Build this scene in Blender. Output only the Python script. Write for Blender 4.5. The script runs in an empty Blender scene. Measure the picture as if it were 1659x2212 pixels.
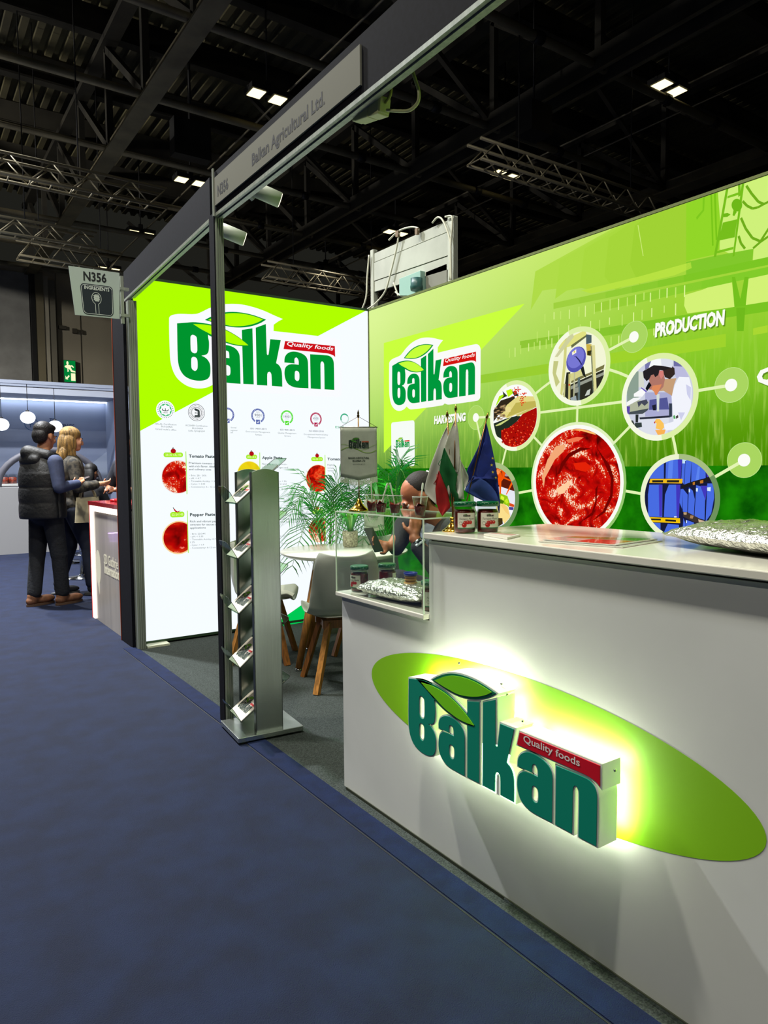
import bpy, bmesh, math, random
from mathutils import Vector as V, Matrix, noise
from mathutils.geometry import tessellate_polygon
C = bpy.context.scene.collection
SC = bpy.context.scene
random.seed(7)
PI = math.pi

# ---------------------------------------------------------------- camera
IW, IH, FPX, HZ = 1659.0, 2212.0, 1531.59, 1.35
yaw, pitch, roll = (math.radians(a) for a in (34.55825, -3.48028, -0.48156))
_f = V((math.sin(yaw)*math.cos(pitch), math.cos(yaw)*math.cos(pitch), math.sin(pitch)))
_r = _f.cross(V((0, 0, 1))).normalized()
_u = _r.cross(_f)
RIGHT = _r*math.cos(roll) + _u*math.sin(roll)
UP = _u*math.cos(roll) - _r*math.sin(roll)
FWD = _f
EYE = V((0, 0, HZ))
cd = bpy.data.cameras.new('camera')
cam = bpy.data.objects.new('camera', cd)
C.objects.link(cam)
cd.sensor_fit = 'VERTICAL'; cd.sensor_height = 36.0; cd.lens = FPX/IH*36.0
cd.clip_start = 0.05; cd.clip_end = 200
cam.matrix_world = Matrix(((RIGHT.x, UP.x, -FWD.x, EYE.x), (RIGHT.y, UP.y, -FWD.y, EYE.y),
                           (RIGHT.z, UP.z, -FWD.z, EYE.z), (0, 0, 0, 1)))
SC.camera = cam
# ---------------------------------------------------------------- world, exposure, hall lamps outside the frame
SC.view_settings.view_transform = 'Standard'
SC.view_settings.look = 'None'
SC.view_settings.exposure = 0.0
SC.view_settings.gamma = 1.0
SC.view_settings.use_curve_mapping = False
SC.cycles.transparent_max_bounces = 20
SC.cycles.max_bounces = 8
SC.cycles.sample_clamp_indirect = 4.0
SC.cycles.caustics_reflective = False
SC.cycles.caustics_refractive = False
wd = bpy.data.worlds.new('hall_air'); SC.world = wd; wd.use_nodes = True
wd.node_tree.nodes['Background'].inputs[0].default_value = (0.62, 0.62, 0.5, 1)
wd.node_tree.nodes['Background'].inputs[1].default_value = 0.02

def area_lamp(name, loc, target, power, size, col=(1, .95, .86), spread=PI):
    d = bpy.data.lights.new(name, 'AREA'); d.energy = power; d.size = size; d.color = col; d.spread = spread
    o = bpy.data.objects.new(name, d); C.objects.link(o)
    o.location = loc
    o.rotation_euler = (V(target)-V(loc)).to_track_quat('-Z', 'Y').to_euler()
    return o
def spot_lamp(name, loc, target, power, angle, blend=.6, radius=.08, col=(1, .94, .84)):
    d = bpy.data.lights.new(name, 'SPOT'); d.energy = power; d.spot_size = angle; d.spot_blend = blend
    d.shadow_soft_size = radius; d.color = col
    o = bpy.data.objects.new(name, d); C.objects.link(o)
    o.location = loc
    o.rotation_euler = (V(target)-V(loc)).to_track_quat('-Z', 'Y').to_euler()
    return o
# floodlights of the same hall grid that hang over and behind the photographer
area_lamp('hall_flood', (-.3, 4.6, 8.4), (-.3, 4.6, 0), 430, .35, (1, .96, .84))
area_lamp('hall_flood', (-.3, .6, 8.4), (-.3, .6, 0), 330, .35, (1, .96, .84))
area_lamp('hall_flood', (-6.1, 3.6, 8.4), (1.5, 1.6, .6), 90, .35, (1, .95, .84))
area_lamp('hall_flood', (-6.1, -1.0, 8.4), (1.5, 1.2, .6), 90, .35, (1, .95, .84))
area_lamp('hall_flood', (0.0, 8.7, 8.4), (0.2, 8.7, 0), 1000, .35, (.95, .97, 1), 2.2)
area_lamp('hall_flood', (0.0, 12.7, 8.4), (0.6, 12.7, 0), 520, .35, (.95, .97, 1), 2.2)
area_lamp('hall_flood', (-6.1, 17.4, 8.4), (1.0, 24, 3), 1100, .35, (1, .95, .86))

# ---------------------------------------------------------------- helpers: pixel of the photo -> point on a real plane
def ray(px, py):
    return RIGHT*((px-IW/2)/FPX) - UP*((py-IH/2)/FPX) + FWD
def at_x(px, py, x): d = ray(px, py); return EYE + d*(x/d.x)
def at_y(px, py, y): d = ray(px, py); return EYE + d*(y/d.y)
def at_z(px, py, z): d = ray(px, py); return EYE + d*((z-HZ)/d.z)

def lin(c):
    c = c/255.0
    return c/12.92 if c <= 0.04045 else ((c+0.055)/1.055)**2.4
def rgb(c): return (lin(c[0]), lin(c[1]), lin(c[2]), 1.0)
_mats = {}
def emi(c, s=1.0):
    """printed backlit fabric or an LED: gives off light of its own colour"""
    k = ('e', tuple(c), s)
    if k in _mats: return _mats[k]
    m = bpy.data.materials.new('glow'); m.use_nodes = True
    nt = m.node_tree; nt.nodes.clear()
    e = nt.nodes.new('ShaderNodeEmission'); o = nt.nodes.new('ShaderNodeOutputMaterial')
    e.inputs[0].default_value = rgb(c); e.inputs[1].default_value = s
    nt.links.new(e.outputs[0], o.inputs[0])
    m.cycles.emission_sampling = 'NONE'
    _mats[k] = m
    return m
def mat(c, rough=.6, metal=0.0, vary=0.0, scale=8.0, bump=0.0, bscale=60.0, spec=.5, stretch=(1, 1, 1), coat=0.0, emit=0.0, c2=None):
    k = ('m', tuple(c), rough, metal, vary, scale, bump, bscale, spec, stretch, coat, emit, c2)
    if k in _mats: return _mats[k]
    m = bpy.data.materials.new('surface'); m.use_nodes = True
    nt = m.node_tree; b = nt.nodes['Principled BSDF']
    b.inputs['Base Color'].default_value = rgb(c); b.inputs['Roughness'].default_value = rough
    b.inputs['Metallic'].default_value = metal; b.inputs['Specular IOR Level'].default_value = spec
    b.inputs['Coat Weight'].default_value = coat
    if emit:
        b.inputs['Emission Color'].default_value = rgb(c); b.inputs['Emission Strength'].default_value = emit
    tc = nt.nodes.new('ShaderNodeTexCoord'); mp = nt.nodes.new('ShaderNodeMapping')
    mp.inputs['Scale'].default_value = stretch
    nt.links.new(tc.outputs['Object'], mp.inputs[0])
    n = nt.nodes.new('ShaderNodeTexNoise'); n.inputs['Scale'].default_value = scale; n.inputs['Detail'].default_value = 5
    nt.links.new(mp.outputs[0], n.inputs['Vector'])
    mx = nt.nodes.new('ShaderNodeMix'); mx.data_type = 'RGBA'
    mx.inputs[6].default_value = rgb(c)
    d = c2 if c2 else [max(0, v*(1-vary)) for v in c]
    mx.inputs[7].default_value = rgb(d)
    cr = nt.nodes.new('ShaderNodeMapRange'); cr.inputs[1].default_value = .35; cr.inputs[2].default_value = .65
    nt.links.new(n.outputs[0], cr.inputs[0]); nt.links.new(cr.outputs[0], mx.inputs[0])
    nt.links.new(mx.outputs[2], b.inputs['Base Color'])
    if bump:
        n2 = nt.nodes.new('ShaderNodeTexNoise'); n2.inputs['Scale'].default_value = bscale; n2.inputs['Detail'].default_value = 3
        bp = nt.nodes.new('ShaderNodeBump'); bp.inputs['Strength'].default_value = bump; bp.inputs['Distance'].default_value = .01
        nt.links.new(mp.outputs[0], n2.inputs['Vector'])
        nt.links.new(n2.outputs[0], bp.inputs['Height']); nt.links.new(bp.outputs[0], b.inputs['Normal'])
    _mats[k] = m
    return m
def leafy(c, tr=.45):
    k = ('leaf', tuple(c), tr)
    if k in _mats: return _mats[k]
    m = mat(c, .45, vary=.25, scale=9).copy(); nt = m.node_tree; b = nt.nodes['Principled BSDF']
    t = nt.nodes.new('ShaderNodeBsdfTranslucent'); t.inputs[0].default_value = rgb([min(255, v*1.35) for v in c])
    mx = nt.nodes.new('ShaderNodeMixShader'); mx.inputs[0].default_value = tr
    o = [n for n in nt.nodes if n.type == 'OUTPUT_MATERIAL'][0]
    nt.links.new(b.outputs[0], mx.inputs[1]); nt.links.new(t.outputs[0], mx.inputs[2]); nt.links.new(mx.outputs[0], o.inputs[0])
    _mats[k] = m
    return m
def glass(tint=(235, 245, 238), gloss=.9, key=0):
    """thin clear acrylic: transparent with a Fresnel gloss"""
    k = ('g', tuple(tint), gloss, key)
    if k in _mats: return _mats[k]
    m = bpy.data.materials.new('acrylic'); m.use_nodes = True
    nt = m.node_tree; nt.nodes.clear()
    t = nt.nodes.new('ShaderNodeBsdfTransparent'); t.inputs[0].default_value = rgb(tint)
    g = nt.nodes.new('ShaderNodeBsdfGlossy'); g.inputs['Roughness'].default_value = .03
    g.inputs[0].default_value = (gloss, gloss, gloss, 1)
    lw = nt.nodes.new('ShaderNodeLayerWeight'); lw.inputs[0].default_value = .5
    pw = nt.nodes.new('ShaderNodeMath'); pw.operation = 'POWER'; pw.inputs[1].default_value = 5.0
    f = nt.nodes.new('ShaderNodeMath'); f.operation = 'MULTIPLY_ADD'; f.inputs[1].default_value = .55; f.inputs[2].default_value = .035
    nt.links.new(lw.outputs['Facing'], pw.inputs[0]); nt.links.new(pw.outputs[0], f.inputs[0])
    mx = nt.nodes.new('ShaderNodeMixShader'); o = nt.nodes.new('ShaderNodeOutputMaterial')
    nt.links.new(f.outputs[0], mx.inputs[0]); nt.links.new(t.outputs[0], mx.inputs[1]); nt.links.new(g.outputs[0], mx.inputs[2])
    nt.links.new(mx.outputs[0], o.inputs[0])
    _mats[k] = m
    return m

# ---------------------------------------------------------------- helpers: objects
ORI = {}
def tag(o, label=None, cat=None, group=None, kind=None):
    if label: o['label'] = label
    if cat: o['category'] = cat
    if group: o['group'] = group
    if kind: o['kind'] = kind
    return o
def thing(name, label, cat, loc=(0, 0, 0), group=None, kind=None):
    o = bpy.data.objects.new(name, None); C.objects.link(o)
    o.empty_display_size = .1
    o.location = loc; ORI[o.name] = V(loc)
    return tag(o, label, cat, group, kind)
def dup(root, loc, rz=0.0, label=None, group=None):
    r = root.copy(); C.objects.link(r); r.location = loc; r.rotation_euler = (0, 0, rz)
    if label: r['label'] = label
    if group: r['group'] = group
    for ch in list(root.children):
        c = ch.copy(); C.objects.link(c); c.parent = r
        for g in list(ch.children):
            d = g.copy(); C.objects.link(d); d.parent = c
    return r

class MB:
    """collects shapes into ONE mesh"""
    def __init__(s): s.v = []; s.f = []; s.m = []; s.sm = []
    def add(s, vs, fs, m=0, smooth=False):
        b = len(s.v); s.v += [V(p) for p in vs]
        for f in fs: s.f.append([b+i for i in f]); s.m.append(m); s.sm.append(smooth)
        return s
    def box(s, lo, hi, m=0, M=None):
        x0, y0, z0 = lo; x1, y1, z1 = hi
        vs = [V(p) for p in ((x0,y0,z0),(x1,y0,z0),(x1,y1,z0),(x0,y1,z0),(x0,y0,z1),(x1,y0,z1),(x1,y1,z1),(x0,y1,z1))]
        if M: vs = [M @ p for p in vs]
        return s.add(vs, [(0,3,2,1),(4,5,6,7),(0,1,5,4),(1,2,6,5),(2,3,7,6),(3,0,4,7)], m)
    def bar(s, a, b, w, h=None, m=0, up=(0, 0, 1)):
        """square bar from a to b"""
        a = V(a); b = V(b); h = h or w; d = (b-a).normalized(); up = V(up)
        if abs(d.dot(up)) > .95: up = V((0, 1, 0)) if abs(d.y) < .9 else V((1, 0, 0))
        x = d.cross(up).normalized()*w/2; y = x.cross(d).normalized()*h/2
        vs = [a-x-y, a+x-y, a+x+y, a-x+y, b-x-y, b+x-y, b+x+y, b-x+y]
        return s.add(vs, [(0,3,2,1),(4,5,6,7),(0,1,5,4),(1,2,6,5),(2,3,7,6),(3,0,4,7)], m)
    def tube(s, pts, r, n=8, m=0, cap=True):
        pts = [V(p) for p in pts]; rs = r if isinstance(r, (list, tuple)) else [r]*len(pts)
        vs = []; x = None
        for i, p in enumerate(pts):
            d = (pts[min(i+1, len(pts)-1)]-pts[max(i-1, 0)])
            d = d.normalized() if d.length > 1e-9 else V((0, 0, 1))
            if x is None:
                u = V((0, 0, 1)) if abs(d.z) < .9 else V((1, 0, 0)); x = d.cross(u).normalized()
            else:
                x = (x - d*x.dot(d)); x = x.normalized() if x.length > 1e-6 else d.orthogonal().normalized()
            y = d.cross(x)
            for k in range(n):
                a = 2*PI*k/n; vs.append(p + (x*math.cos(a)+y*math.sin(a))*rs[i])
        fs = []
        for i in range(len(pts)-1):
            for k in range(n):
                k2 = (k+1) % n; fs.append((i*n+k, i*n+k2, (i+1)*n+k2, (i+1)*n+k))
        s.add(vs, fs, m, True)
        if cap:
            b = len(s.v)-len(vs)
            s.f.append([b+k for k in reversed(range(n))]); s.m.append(m); s.sm.append(False)
            s.f.append([b+(len(pts)-1)*n+k for k in range(n)]); s.m.append(m); s.sm.append(False)
        return s
    def lathe(s, prof, n=24, c=(0, 0, 0), m=0, smooth=True, cap=True):
        c = V(c); vs = []
        for (r, z) in prof:
            for k in range(n):
                a = 2*PI*k/n; vs.append(c+V((r*math.cos(a), r*math.sin(a), z)))
        fs = []
        for i in range(len(prof)-1):
            for k in range(n):
                k2 = (k+1) % n; fs.append((i*n+k, i*n+k2, (i+1)*n+k2, (i+1)*n+k))
        s.add(vs, fs, m, smooth)
        if cap:
            b = len(s.v)-len(vs)
            if prof[0][0] > 1e-5: s.f.append([b+k for k in reversed(range(n))]); s.m.append(m); s.sm.append(False)
            if prof[-1][0] > 1e-5: s.f.append([b+(len(prof)-1)*n+k for k in range(n)]); s.m.append(m); s.sm.append(False)
        return s
    def grid(s, fn, nu, nv, m=0, smooth=True, closeu=False):
        vs = [fn(i/nu, j/nv) for j in range(nv+1) for i in range(nu+1)]
        fs = [(j*(nu+1)+i, j*(nu+1)+i+1, (j+1)*(nu+1)+i+1, (j+1)*(nu+1)+i) for j in range(nv) for i in range(nu)]
        return s.add(vs, fs, m, smooth)
    def ball(s, c, r, nu=14, nv=8, m=0, M=None):
        c = V(c); r = V(r) if not isinstance(r, (int, float)) else V((r, r, r))
        vs = [V((0, 0, -1))]
        for j in range(1, nv):
            t = PI*j/nv-PI/2
            for i in range(nu):
                a = 2*PI*i/nu; vs.append(V((math.cos(t)*math.cos(a), math.cos(t)*math.sin(a), math.sin(t))))
        vs.append(V((0, 0, 1)))
        fs = [(0, 1+(i+1) % nu, 1+i) for i in range(nu)]
        for j in range(nv-2):
            for i in range(nu):
                i2 = (i+1) % nu; fs.append((1+j*nu+i, 1+j*nu+i2, 1+(j+1)*nu+i2, 1+(j+1)*nu+i))
        L_ = 1+(nv-1)*nu; b = 1+(nv-2)*nu
        fs += [(b+i, b+(i+1) % nu, L_) for i in range(nu)]
        vs = [V((p.x*r.x, p.y*r.y, p.z*r.z)) for p in vs]
        if M: vs = [M @ p for p in vs]
        return s.add([c+p for p in vs], fs, m, True)
    def prism(s, pts, P, d0, d1, m=0, holes=(), mside=None, smooth=False):
        """flat outline pts (plus holes) through P(u,v,d) between depths d0 (front) and d1 (back)"""
        loops = [list(pts)]+[list(h) for h in holes]
        tris = tessellate_polygon([[V((p[0], p[1], 0)) for p in l] for l in loops])
        flat = [p for l in loops for p in l]; n = len(flat)
        vs = [P(p[0], p[1], d0) for p in flat]+[P(p[0], p[1], d1) for p in flat]
        s.add(vs, [tuple(t) for t in tris]+[tuple(n+i for i in reversed(t)) for t in tris], m)
        b = len(s.v)-2*n; k = 0
        for l in loops:
            for i in range(len(l)):
                j = (i+1) % len(l)
                s.f.append([b+k+i, b+k+j, b+n+k+j, b+n+k+i]); s.m.append(m if mside is None else mside); s.sm.append(smooth)
            k += len(l)
        return s
    def build(s, name, mats, parent=None, label=None, bevel=0.0, solid=0.0, sub=0, kind=None, fixn=True):
        off = ORI.get(parent.name, V((0, 0, 0))) if parent else V((0, 0, 0))
        me = bpy.data.meshes.new(name)
        me.from_pydata([p-off for p in s.v], [], s.f)
        if not isinstance(mats, (list, tuple)): mats = [mats]
        for m in mats: me.materials.append(m)
        me.polygons.foreach_set('material_index', s.m); me.polygons.foreach_set('use_smooth', s.sm)
        if fixn:
            bm = bmesh.new(); bm.from_mesh(me); bmesh.ops.recalc_face_normals(bm, faces=bm.faces); bm.to_mesh(me); bm.free()
        me.update()
        o = bpy.data.objects.new(name, me); C.objects.link(o)
        if parent: o.parent = parent; ORI[o.name] = off
        if solid:
            mo = o.modifiers.new('thick', 'SOLIDIFY'); mo.thickness = solid; mo.offset = 0
        if bevel:
            mo = o.modifiers.new('edge', 'BEVEL'); mo.width = bevel; mo.segments = 2; mo.limit_method = 'ANGLE'
        if sub:
            mo = o.modifiers.new('round', 'SUBSURF'); mo.levels = sub; mo.render_levels = sub
        if label: o['label'] = label
        if kind: o['kind'] = kind
        return o

def smooth(pts, thr=42, n=4):
    """round the soft corners of an outline, keep its sharp ones"""
    out = []; N = len(pts); pts = [V((p[0], p[1])) for p in pts]
    def tan(i, side):
        a = pts[i]-pts[i-1]; b = pts[(i+1) % N]-pts[i]
        if a.length < 1e-9 or b.length < 1e-9: return None
        if abs(a.angle_signed(b, 0)) > math.radians(thr): return (b if side else a).normalized()
        return (pts[(i+1) % N]-pts[i-1]).normalized()
    for i in range(N):
        p = pts[i]; q = pts[(i+1) % N]; L_ = (q-p).length
        t0 = tan(i, 1); t1 = tan((i+1) % N, 0)
        if t0 is None or t1 is None: out.append((p.x, p.y)); continue
        for k in range(n):
            t = k/n; h = 2*t**3-3*t*t+1, t**3-2*t*t+t, -2*t**3+3*t*t, t**3-t*t
            r = p*h[0]+t0*(L_*h[1])+q*h[2]+t1*(L_*h[3]); out.append((r.x, r.y))
    return out
def offset(pts, d):
    """outline moved outwards by d"""
    N = len(pts); A = sum(pts[i][0]*pts[(i+1) % N][1]-pts[(i+1) % N][0]*pts[i][1] for i in range(N))
    s = 1 if A > 0 else -1; out = []
    for i in range(N):
        p = V(pts[i]); a = p-V(pts[i-1]); b = V(pts[(i+1) % N])-p
        if a.length < 1e-9: a = b
        if b.length < 1e-9: b = a
        na = V((a.y, -a.x)).normalized()*s; nb = V((b.y, -b.x)).normalized()*s
        m = na+nb; L_ = m.length
        m = m/L_ if L_ > 1e-6 else na
        k = min(1/max(m.dot(na), .3), 2.2)
        out.append((p.x+m.x*d*k, p.y+m.y*d*k))
    return out
def circle(c, r, n=40, a0=0, a1=2*PI):
    full = abs(a1-a0-2*PI) < 1e-6
    return [(c[0]+r*math.cos(a0+(a1-a0)*i/(n if full else n-1)), c[1]+r*math.sin(a0+(a1-a0)*i/(n if full else n-1))) for i in range(n)]
def rrect(x0, y0, x1, y1, r, n=5):
    o = []
    for cx, cy, a in ((x1-r, y1-r, 0), (x0+r, y1-r, PI/2), (x0+r, y0+r, PI), (x1-r, y0+r, 1.5*PI)):
        o += circle((cx, cy), r, n, a, a+PI/2)
    return o
def clip(poly, conv):
    """part of poly inside the convex outline conv (counter-clockwise)"""
    out = list(poly)
    for i in range(len(conv)):
        a = conv[i]; b = conv[(i+1) % len(conv)]; inp = out; out = []
        def side(p): return (b[0]-a[0])*(p[1]-a[1])-(b[1]-a[1])*(p[0]-a[0])
        for j in range(len(inp)):
            p = inp[j]; q = inp[(j+1) % len(inp)]; sp = side(p); sq = side(q)
            if sp >= 0: out.append(p)
            if (sp >= 0) != (sq >= 0):
                t = sp/(sp-sq); out.append((p[0]+(q[0]-p[0])*t, p[1]+(q[1]-p[1])*t))
        if len(out) < 3: return []
    return out

class Wall:
    """a flat face that carries print: uv(px,py) in metres on it, P(u,v,d) a point d in front of it"""
    def __init__(s, axis, val): s.axis = axis; s.val = val
    def uv(s, px, py):
        if s.axis == 'x': p = at_x(px, py, s.val); return (-p.y, p.z)
        p = at_y(px, py, s.val); return (p.x, p.z)
    def P(s, u, v, d=0.0):
        return V((s.val-d, -u, v)) if s.axis == 'x' else V((u, s.val-d, v))
class Print:
    """flat print: outlines in layers .5 mm apart, one mesh"""
    def __init__(s, P, step=.0006, base=.0012): s.P = P; s.mb = MB(); s.mats = []; s.step = step; s.base = base
    def mi(s, m):
        if m not in s.mats: s.mats.append(m)
        return s.mats.index(m)
    def poly(s, pts, m, layer=0, holes=()):
        if len(pts) < 3: return
        loops = [list(pts)]+[list(h) for h in holes]
        tris = tessellate_polygon([[V((p[0], p[1], 0)) for p in l] for l in loops])
        flat = [p for l in loops for p in l]; d = s.base+layer*s.step
        s.mb.add([s.P(p[0], p[1], d) for p in flat], [tuple(t) for t in tris], s.mi(m))
    def line(s, pts, w, m, layer=0):
        for a, b in zip(pts[:-1], pts[1:]):
            a = V(a); b = V(b); d = b-a
            if d.length < 1e-9: continue
            n = V((-d.y, d.x)).normalized()*w/2
            s.poly([a-n, b-n, b+n, a+n], m, layer)
    def ring(s, c, r0, r1, m, layer=0, a0=0, a1=2*PI, n=40):
        for i in range(n):
            a = a0+(a1-a0)*i/n; b = a0+(a1-a0)*(i+1)/n
            s.poly([(c[0]+r*math.cos(t), c[1]+r*math.sin(t)) for r, t in ((r0, a), (r1, a), (r1, b), (r0, b))], m if not callable(m) else m((a+b)/2), layer)
    def text(s, txt, a, b, h, m, layer=0, bold=0.0, shear=0.0, res=2):
        """txt from baseline point a to baseline point b, capitals h high"""
        vs, fs, w, cap = glyphs(txt, bold, shear, res)
        a = V(a); e = V(b)-a; up = V((0, h/cap))
        d = s.base+layer*s.step
        s.mb.add([s.P(*(a+e*(p[0]/w)+up*p[1]), d) for p in vs], fs, s.mi(m))
    def build(s, name, parent, label=None):
        return s.mb.build(name, s.mats, parent, label, fixn=False)
_gl = {}
def glyphs(txt, bold, shear, res=2):
    k = (txt, bold, shear, res)
    if k in _gl: return _gl[k]
    def mk(t):
        c = bpy.data.curves.new('t', 'FONT'); c.body = t; c.size = 1; c.offset = bold; c.shear = shear
        c.resolution_u = res; c.fill_mode = 'FRONT'
        o = bpy.data.objects.new('t', c); C.objects.link(o)
        me = bpy.data.meshes.new_from_object(o.evaluated_get(bpy.context.evaluated_depsgraph_get()))
        fs = [tuple(p.vertices) for p in me.polygons if all(abs(me.vertices[i].co.y) < 2 for i in p.vertices)]; used = {i: k for k, i in enumerate(sorted({i for f in fs for i in f}))}
        vs = [(me.vertices[i].co.x, me.vertices[i].co.y) for i in used]; fs = [tuple(used[i] for i in f) for f in fs]
        bpy.data.objects.remove(o); bpy.data.curves.remove(c); bpy.data.meshes.remove(me)
        return vs, fs
    vs, fs = mk(txt); hv, _ = mk('H')
    x0 = min(p[0] for p in vs); x1 = max(p[0] for p in vs)
    _gl[k] = ([(p[0]-x0, p[1]) for p in vs], fs, x1-x0, max(p[1] for p in hv))
    return _gl[k]

# ---------------------------------------------------------------- the word mark (one unit wide)
LG={
'B':'0.003,0.318 0.062,0.330 0.111,0.338 0.158,0.336 0.177,0.295 0.179,0.258 0.183,0.230 0.181,0.189 0.176,0.167 0.164,0.154 0.136,0.144 0.156,0.136 0.173,0.121 0.184,0.099 0.186,0.069 0.182,0.032 0.169,0.011 0.142,-0.002 0.107,-0.006 0.070,-0.001 0.038,0.014 0.018,0.037 0.006,0.066 0.000,0.114',
'Bh1':'0.076,0.242 0.079,0.255 0.088,0.262 0.100,0.260 0.110,0.252 0.113,0.238 0.113,0.173 0.108,0.160 0.098,0.154 0.086,0.157 0.077,0.167 0.075,0.179',
'Bh2':'0.076,0.114 0.079,0.126 0.087,0.133 0.099,0.132 0.108,0.125 0.112,0.110 0.111,0.071 0.106,0.058 0.096,0.050 0.084,0.055 0.077,0.065 0.075,0.077',
'leaf2o':'0.062,0.330 0.091,0.336 0.119,0.338 0.182,0.337 0.228,0.331 0.266,0.322 0.311,0.305 0.363,0.279 0.400,0.253 0.430,0.232 0.385,0.226 0.333,0.227 0.281,0.236 0.235,0.248 0.181,0.271 0.134,0.297',
'leaf2i':'0.094,0.325 0.150,0.330 0.189,0.329 0.228,0.325 0.266,0.317 0.319,0.298 0.367,0.273 0.407,0.247 0.422,0.235 0.385,0.232 0.333,0.233 0.288,0.242 0.243,0.254 0.189,0.279 0.138,0.301',
'l':'0.384,0.325 0.451,0.343 0.449,-0.003 0.383,-0.005',
'k':'0.472,0.349 0.538,0.380 0.539,0.194 0.544,0.187 0.550,0.193 0.564,0.289 0.633,0.290 0.598,0.142 0.615,0.132 0.629,0.111 0.635,0.080 0.635,-0.004 0.566,-0.004 0.565,0.065 0.560,0.079 0.553,0.084 0.543,0.080 0.538,0.066 0.536,-0.004 0.469,-0.005',
'a1':'0.207,0.150 0.207,0.172 0.215,0.194 0.231,0.209 0.254,0.220 0.284,0.223 0.318,0.218 0.344,0.205 0.360,0.185 0.366,0.160 0.366,-0.006 0.286,-0.005 0.255,0.001 0.229,0.017 0.211,0.041 0.206,0.072 0.209,0.104 0.217,0.126 0.234,0.140 0.261,0.145 0.302,0.145 0.301,0.176 0.297,0.185 0.286,0.189 0.276,0.186 0.272,0.177 0.272,0.150',
'a1h':'0.273,0.088 0.275,0.097 0.283,0.102 0.294,0.101 0.303,0.094 0.306,0.081 0.305,0.054 0.300,0.043 0.290,0.038 0.280,0.042 0.273,0.054',
'a2':'0.653,0.151 0.656,0.181 0.670,0.205 0.694,0.221 0.727,0.227 0.766,0.222 0.795,0.209 0.810,0.190 0.815,0.163 0.814,-0.002 0.726,-0.003 0.696,0.004 0.672,0.019 0.658,0.044 0.652,0.074 0.654,0.104 0.663,0.124 0.680,0.138 0.706,0.145 0.750,0.145 0.750,0.170 0.745,0.183 0.737,0.191 0.727,0.187 0.722,0.177 0.722,0.151',
'a2h':'0.722,0.089 0.724,0.099 0.730,0.105 0.741,0.104 0.750,0.098 0.753,0.086 0.752,0.056 0.747,0.044 0.737,0.039 0.726,0.045 0.721,0.057',
'n':'0.831,0.221 0.950,0.225 0.971,0.222 0.987,0.212 0.996,0.197 1.000,0.174 0.999,0.000 0.928,-0.001 0.929,0.162 0.925,0.175 0.918,0.182 0.910,0.180 0.905,0.171 0.903,0.157 0.901,-0.002 0.830,-0.002',
'leaf1o':'0.163,0.358 0.198,0.381 0.244,0.405 0.297,0.422 0.357,0.430 0.423,0.429 0.474,0.422 0.540,0.407 0.509,0.385 0.473,0.366 0.430,0.350 0.379,0.339 0.327,0.335 0.266,0.339 0.213,0.348',
'leaf1i':'0.182,0.360 0.209,0.375 0.252,0.398 0.305,0.415 0.365,0.423 0.423,0.423 0.474,0.416 0.520,0.406 0.495,0.389 0.459,0.371 0.415,0.356 0.371,0.346 0.323,0.341 0.266,0.346 0.217,0.353',
'red':'0.662,0.288 1.010,0.292 1.011,0.219 0.999,0.228 0.981,0.234 0.950,0.238 0.650,0.236',
'st':'-0.040,0.341 -0.032,0.356 -0.011,0.367 0.022,0.375 0.111,0.386 0.151,0.406 0.190,0.430 0.252,0.458 0.313,0.473 0.387,0.480 0.460,0.474 0.531,0.460 0.600,0.439 0.651,0.425 0.620,0.406 0.589,0.382 0.587,0.342 0.831,0.345 0.999,0.344 1.023,0.340 1.044,0.327 1.056,0.305 1.057,0.283 1.053,-0.023 1.044,-0.038 1.023,-0.047 0.719,-0.050 0.692,-0.046 0.669,-0.037 0.642,-0.049 0.255,-0.051 0.224,-0.042 0.197,-0.024 0.162,-0.042 0.122,-0.051 0.082,-0.050 0.042,-0.038 0.001,-0.009 -0.023,0.026 -0.038,0.075 -0.043,0.132',
}
LG = {k: [tuple(float(t) for t in p.split(',')) for p in v.split()] for k, v in LG.items()}
LG = {k: smooth(v) for k, v in LG.items()}
def wordmark(pr, f, green, lime, dark, red, white, layer=1, sticker=None, simple=False):
    """the printed logo through f(x, y) -> outline point"""
    g = {k: [f(*p) for p in (v[::2] if simple else v)] for k, v in LG.items()}
    if sticker: pr.poly(g['st'], sticker, layer)
    pr.poly(g['B'], green, layer+1, [g['Bh1'], g['Bh2']])
    for k in ('l', 'k', 'n'): pr.poly(g[k], green, layer+1)
    pr.poly(g['a1'], green, layer+1, [g['a1h']]); pr.poly(g['a2'], green, layer+1, [g['a2h']])
    pr.poly(g['leaf1o'], dark, layer+2); pr.poly(g['leaf2o'], dark, layer+2)
    pr.poly(g['leaf1i'], lime, layer+3); pr.poly(g['leaf2i'], lime, layer+3)
    pr.poly(g['red'], red, layer+1)
    if not simple:
        vs, fs, w, cap = glyphs('Quality foods', .012, .25)
        pr.mb.add([pr.P(*f(.674+p[0]/w*.325, .261+p[1]*.026/cap), pr.base+(layer+2)*pr.step) for p in vs], fs, pr.mi(white))
# ---------------------------------------------------------------- key planes of the stand
XC, XW, YW, WT = 1.515, 3.637, 5.50, 2.806       # counter front, green wall, white wall, wall top
GW, WW, CW = Wall('x', XW), Wall('y', YW), Wall('x', XC)

def led(c, s):
    k = ('led', tuple(c), s)
    if k not in _mats:
        m = emi(c, s).copy(); m.cycles.emission_sampling = 'AUTO'; _mats[k] = m
    return _mats[k]
ALU = mat((172, 180, 166), .42, .35, .12, 3, stretch=(20, 20, .6))
DARK = mat((20, 21, 29), .85, vary=.25, scale=60, spec=.12)
BLACK = mat((14, 14, 15), .6)
WHITEP = mat((226, 227, 222), .35, vary=.03, scale=3, coat=.2)
CHROME = mat((205, 208, 210), .12, 1.0)

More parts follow.
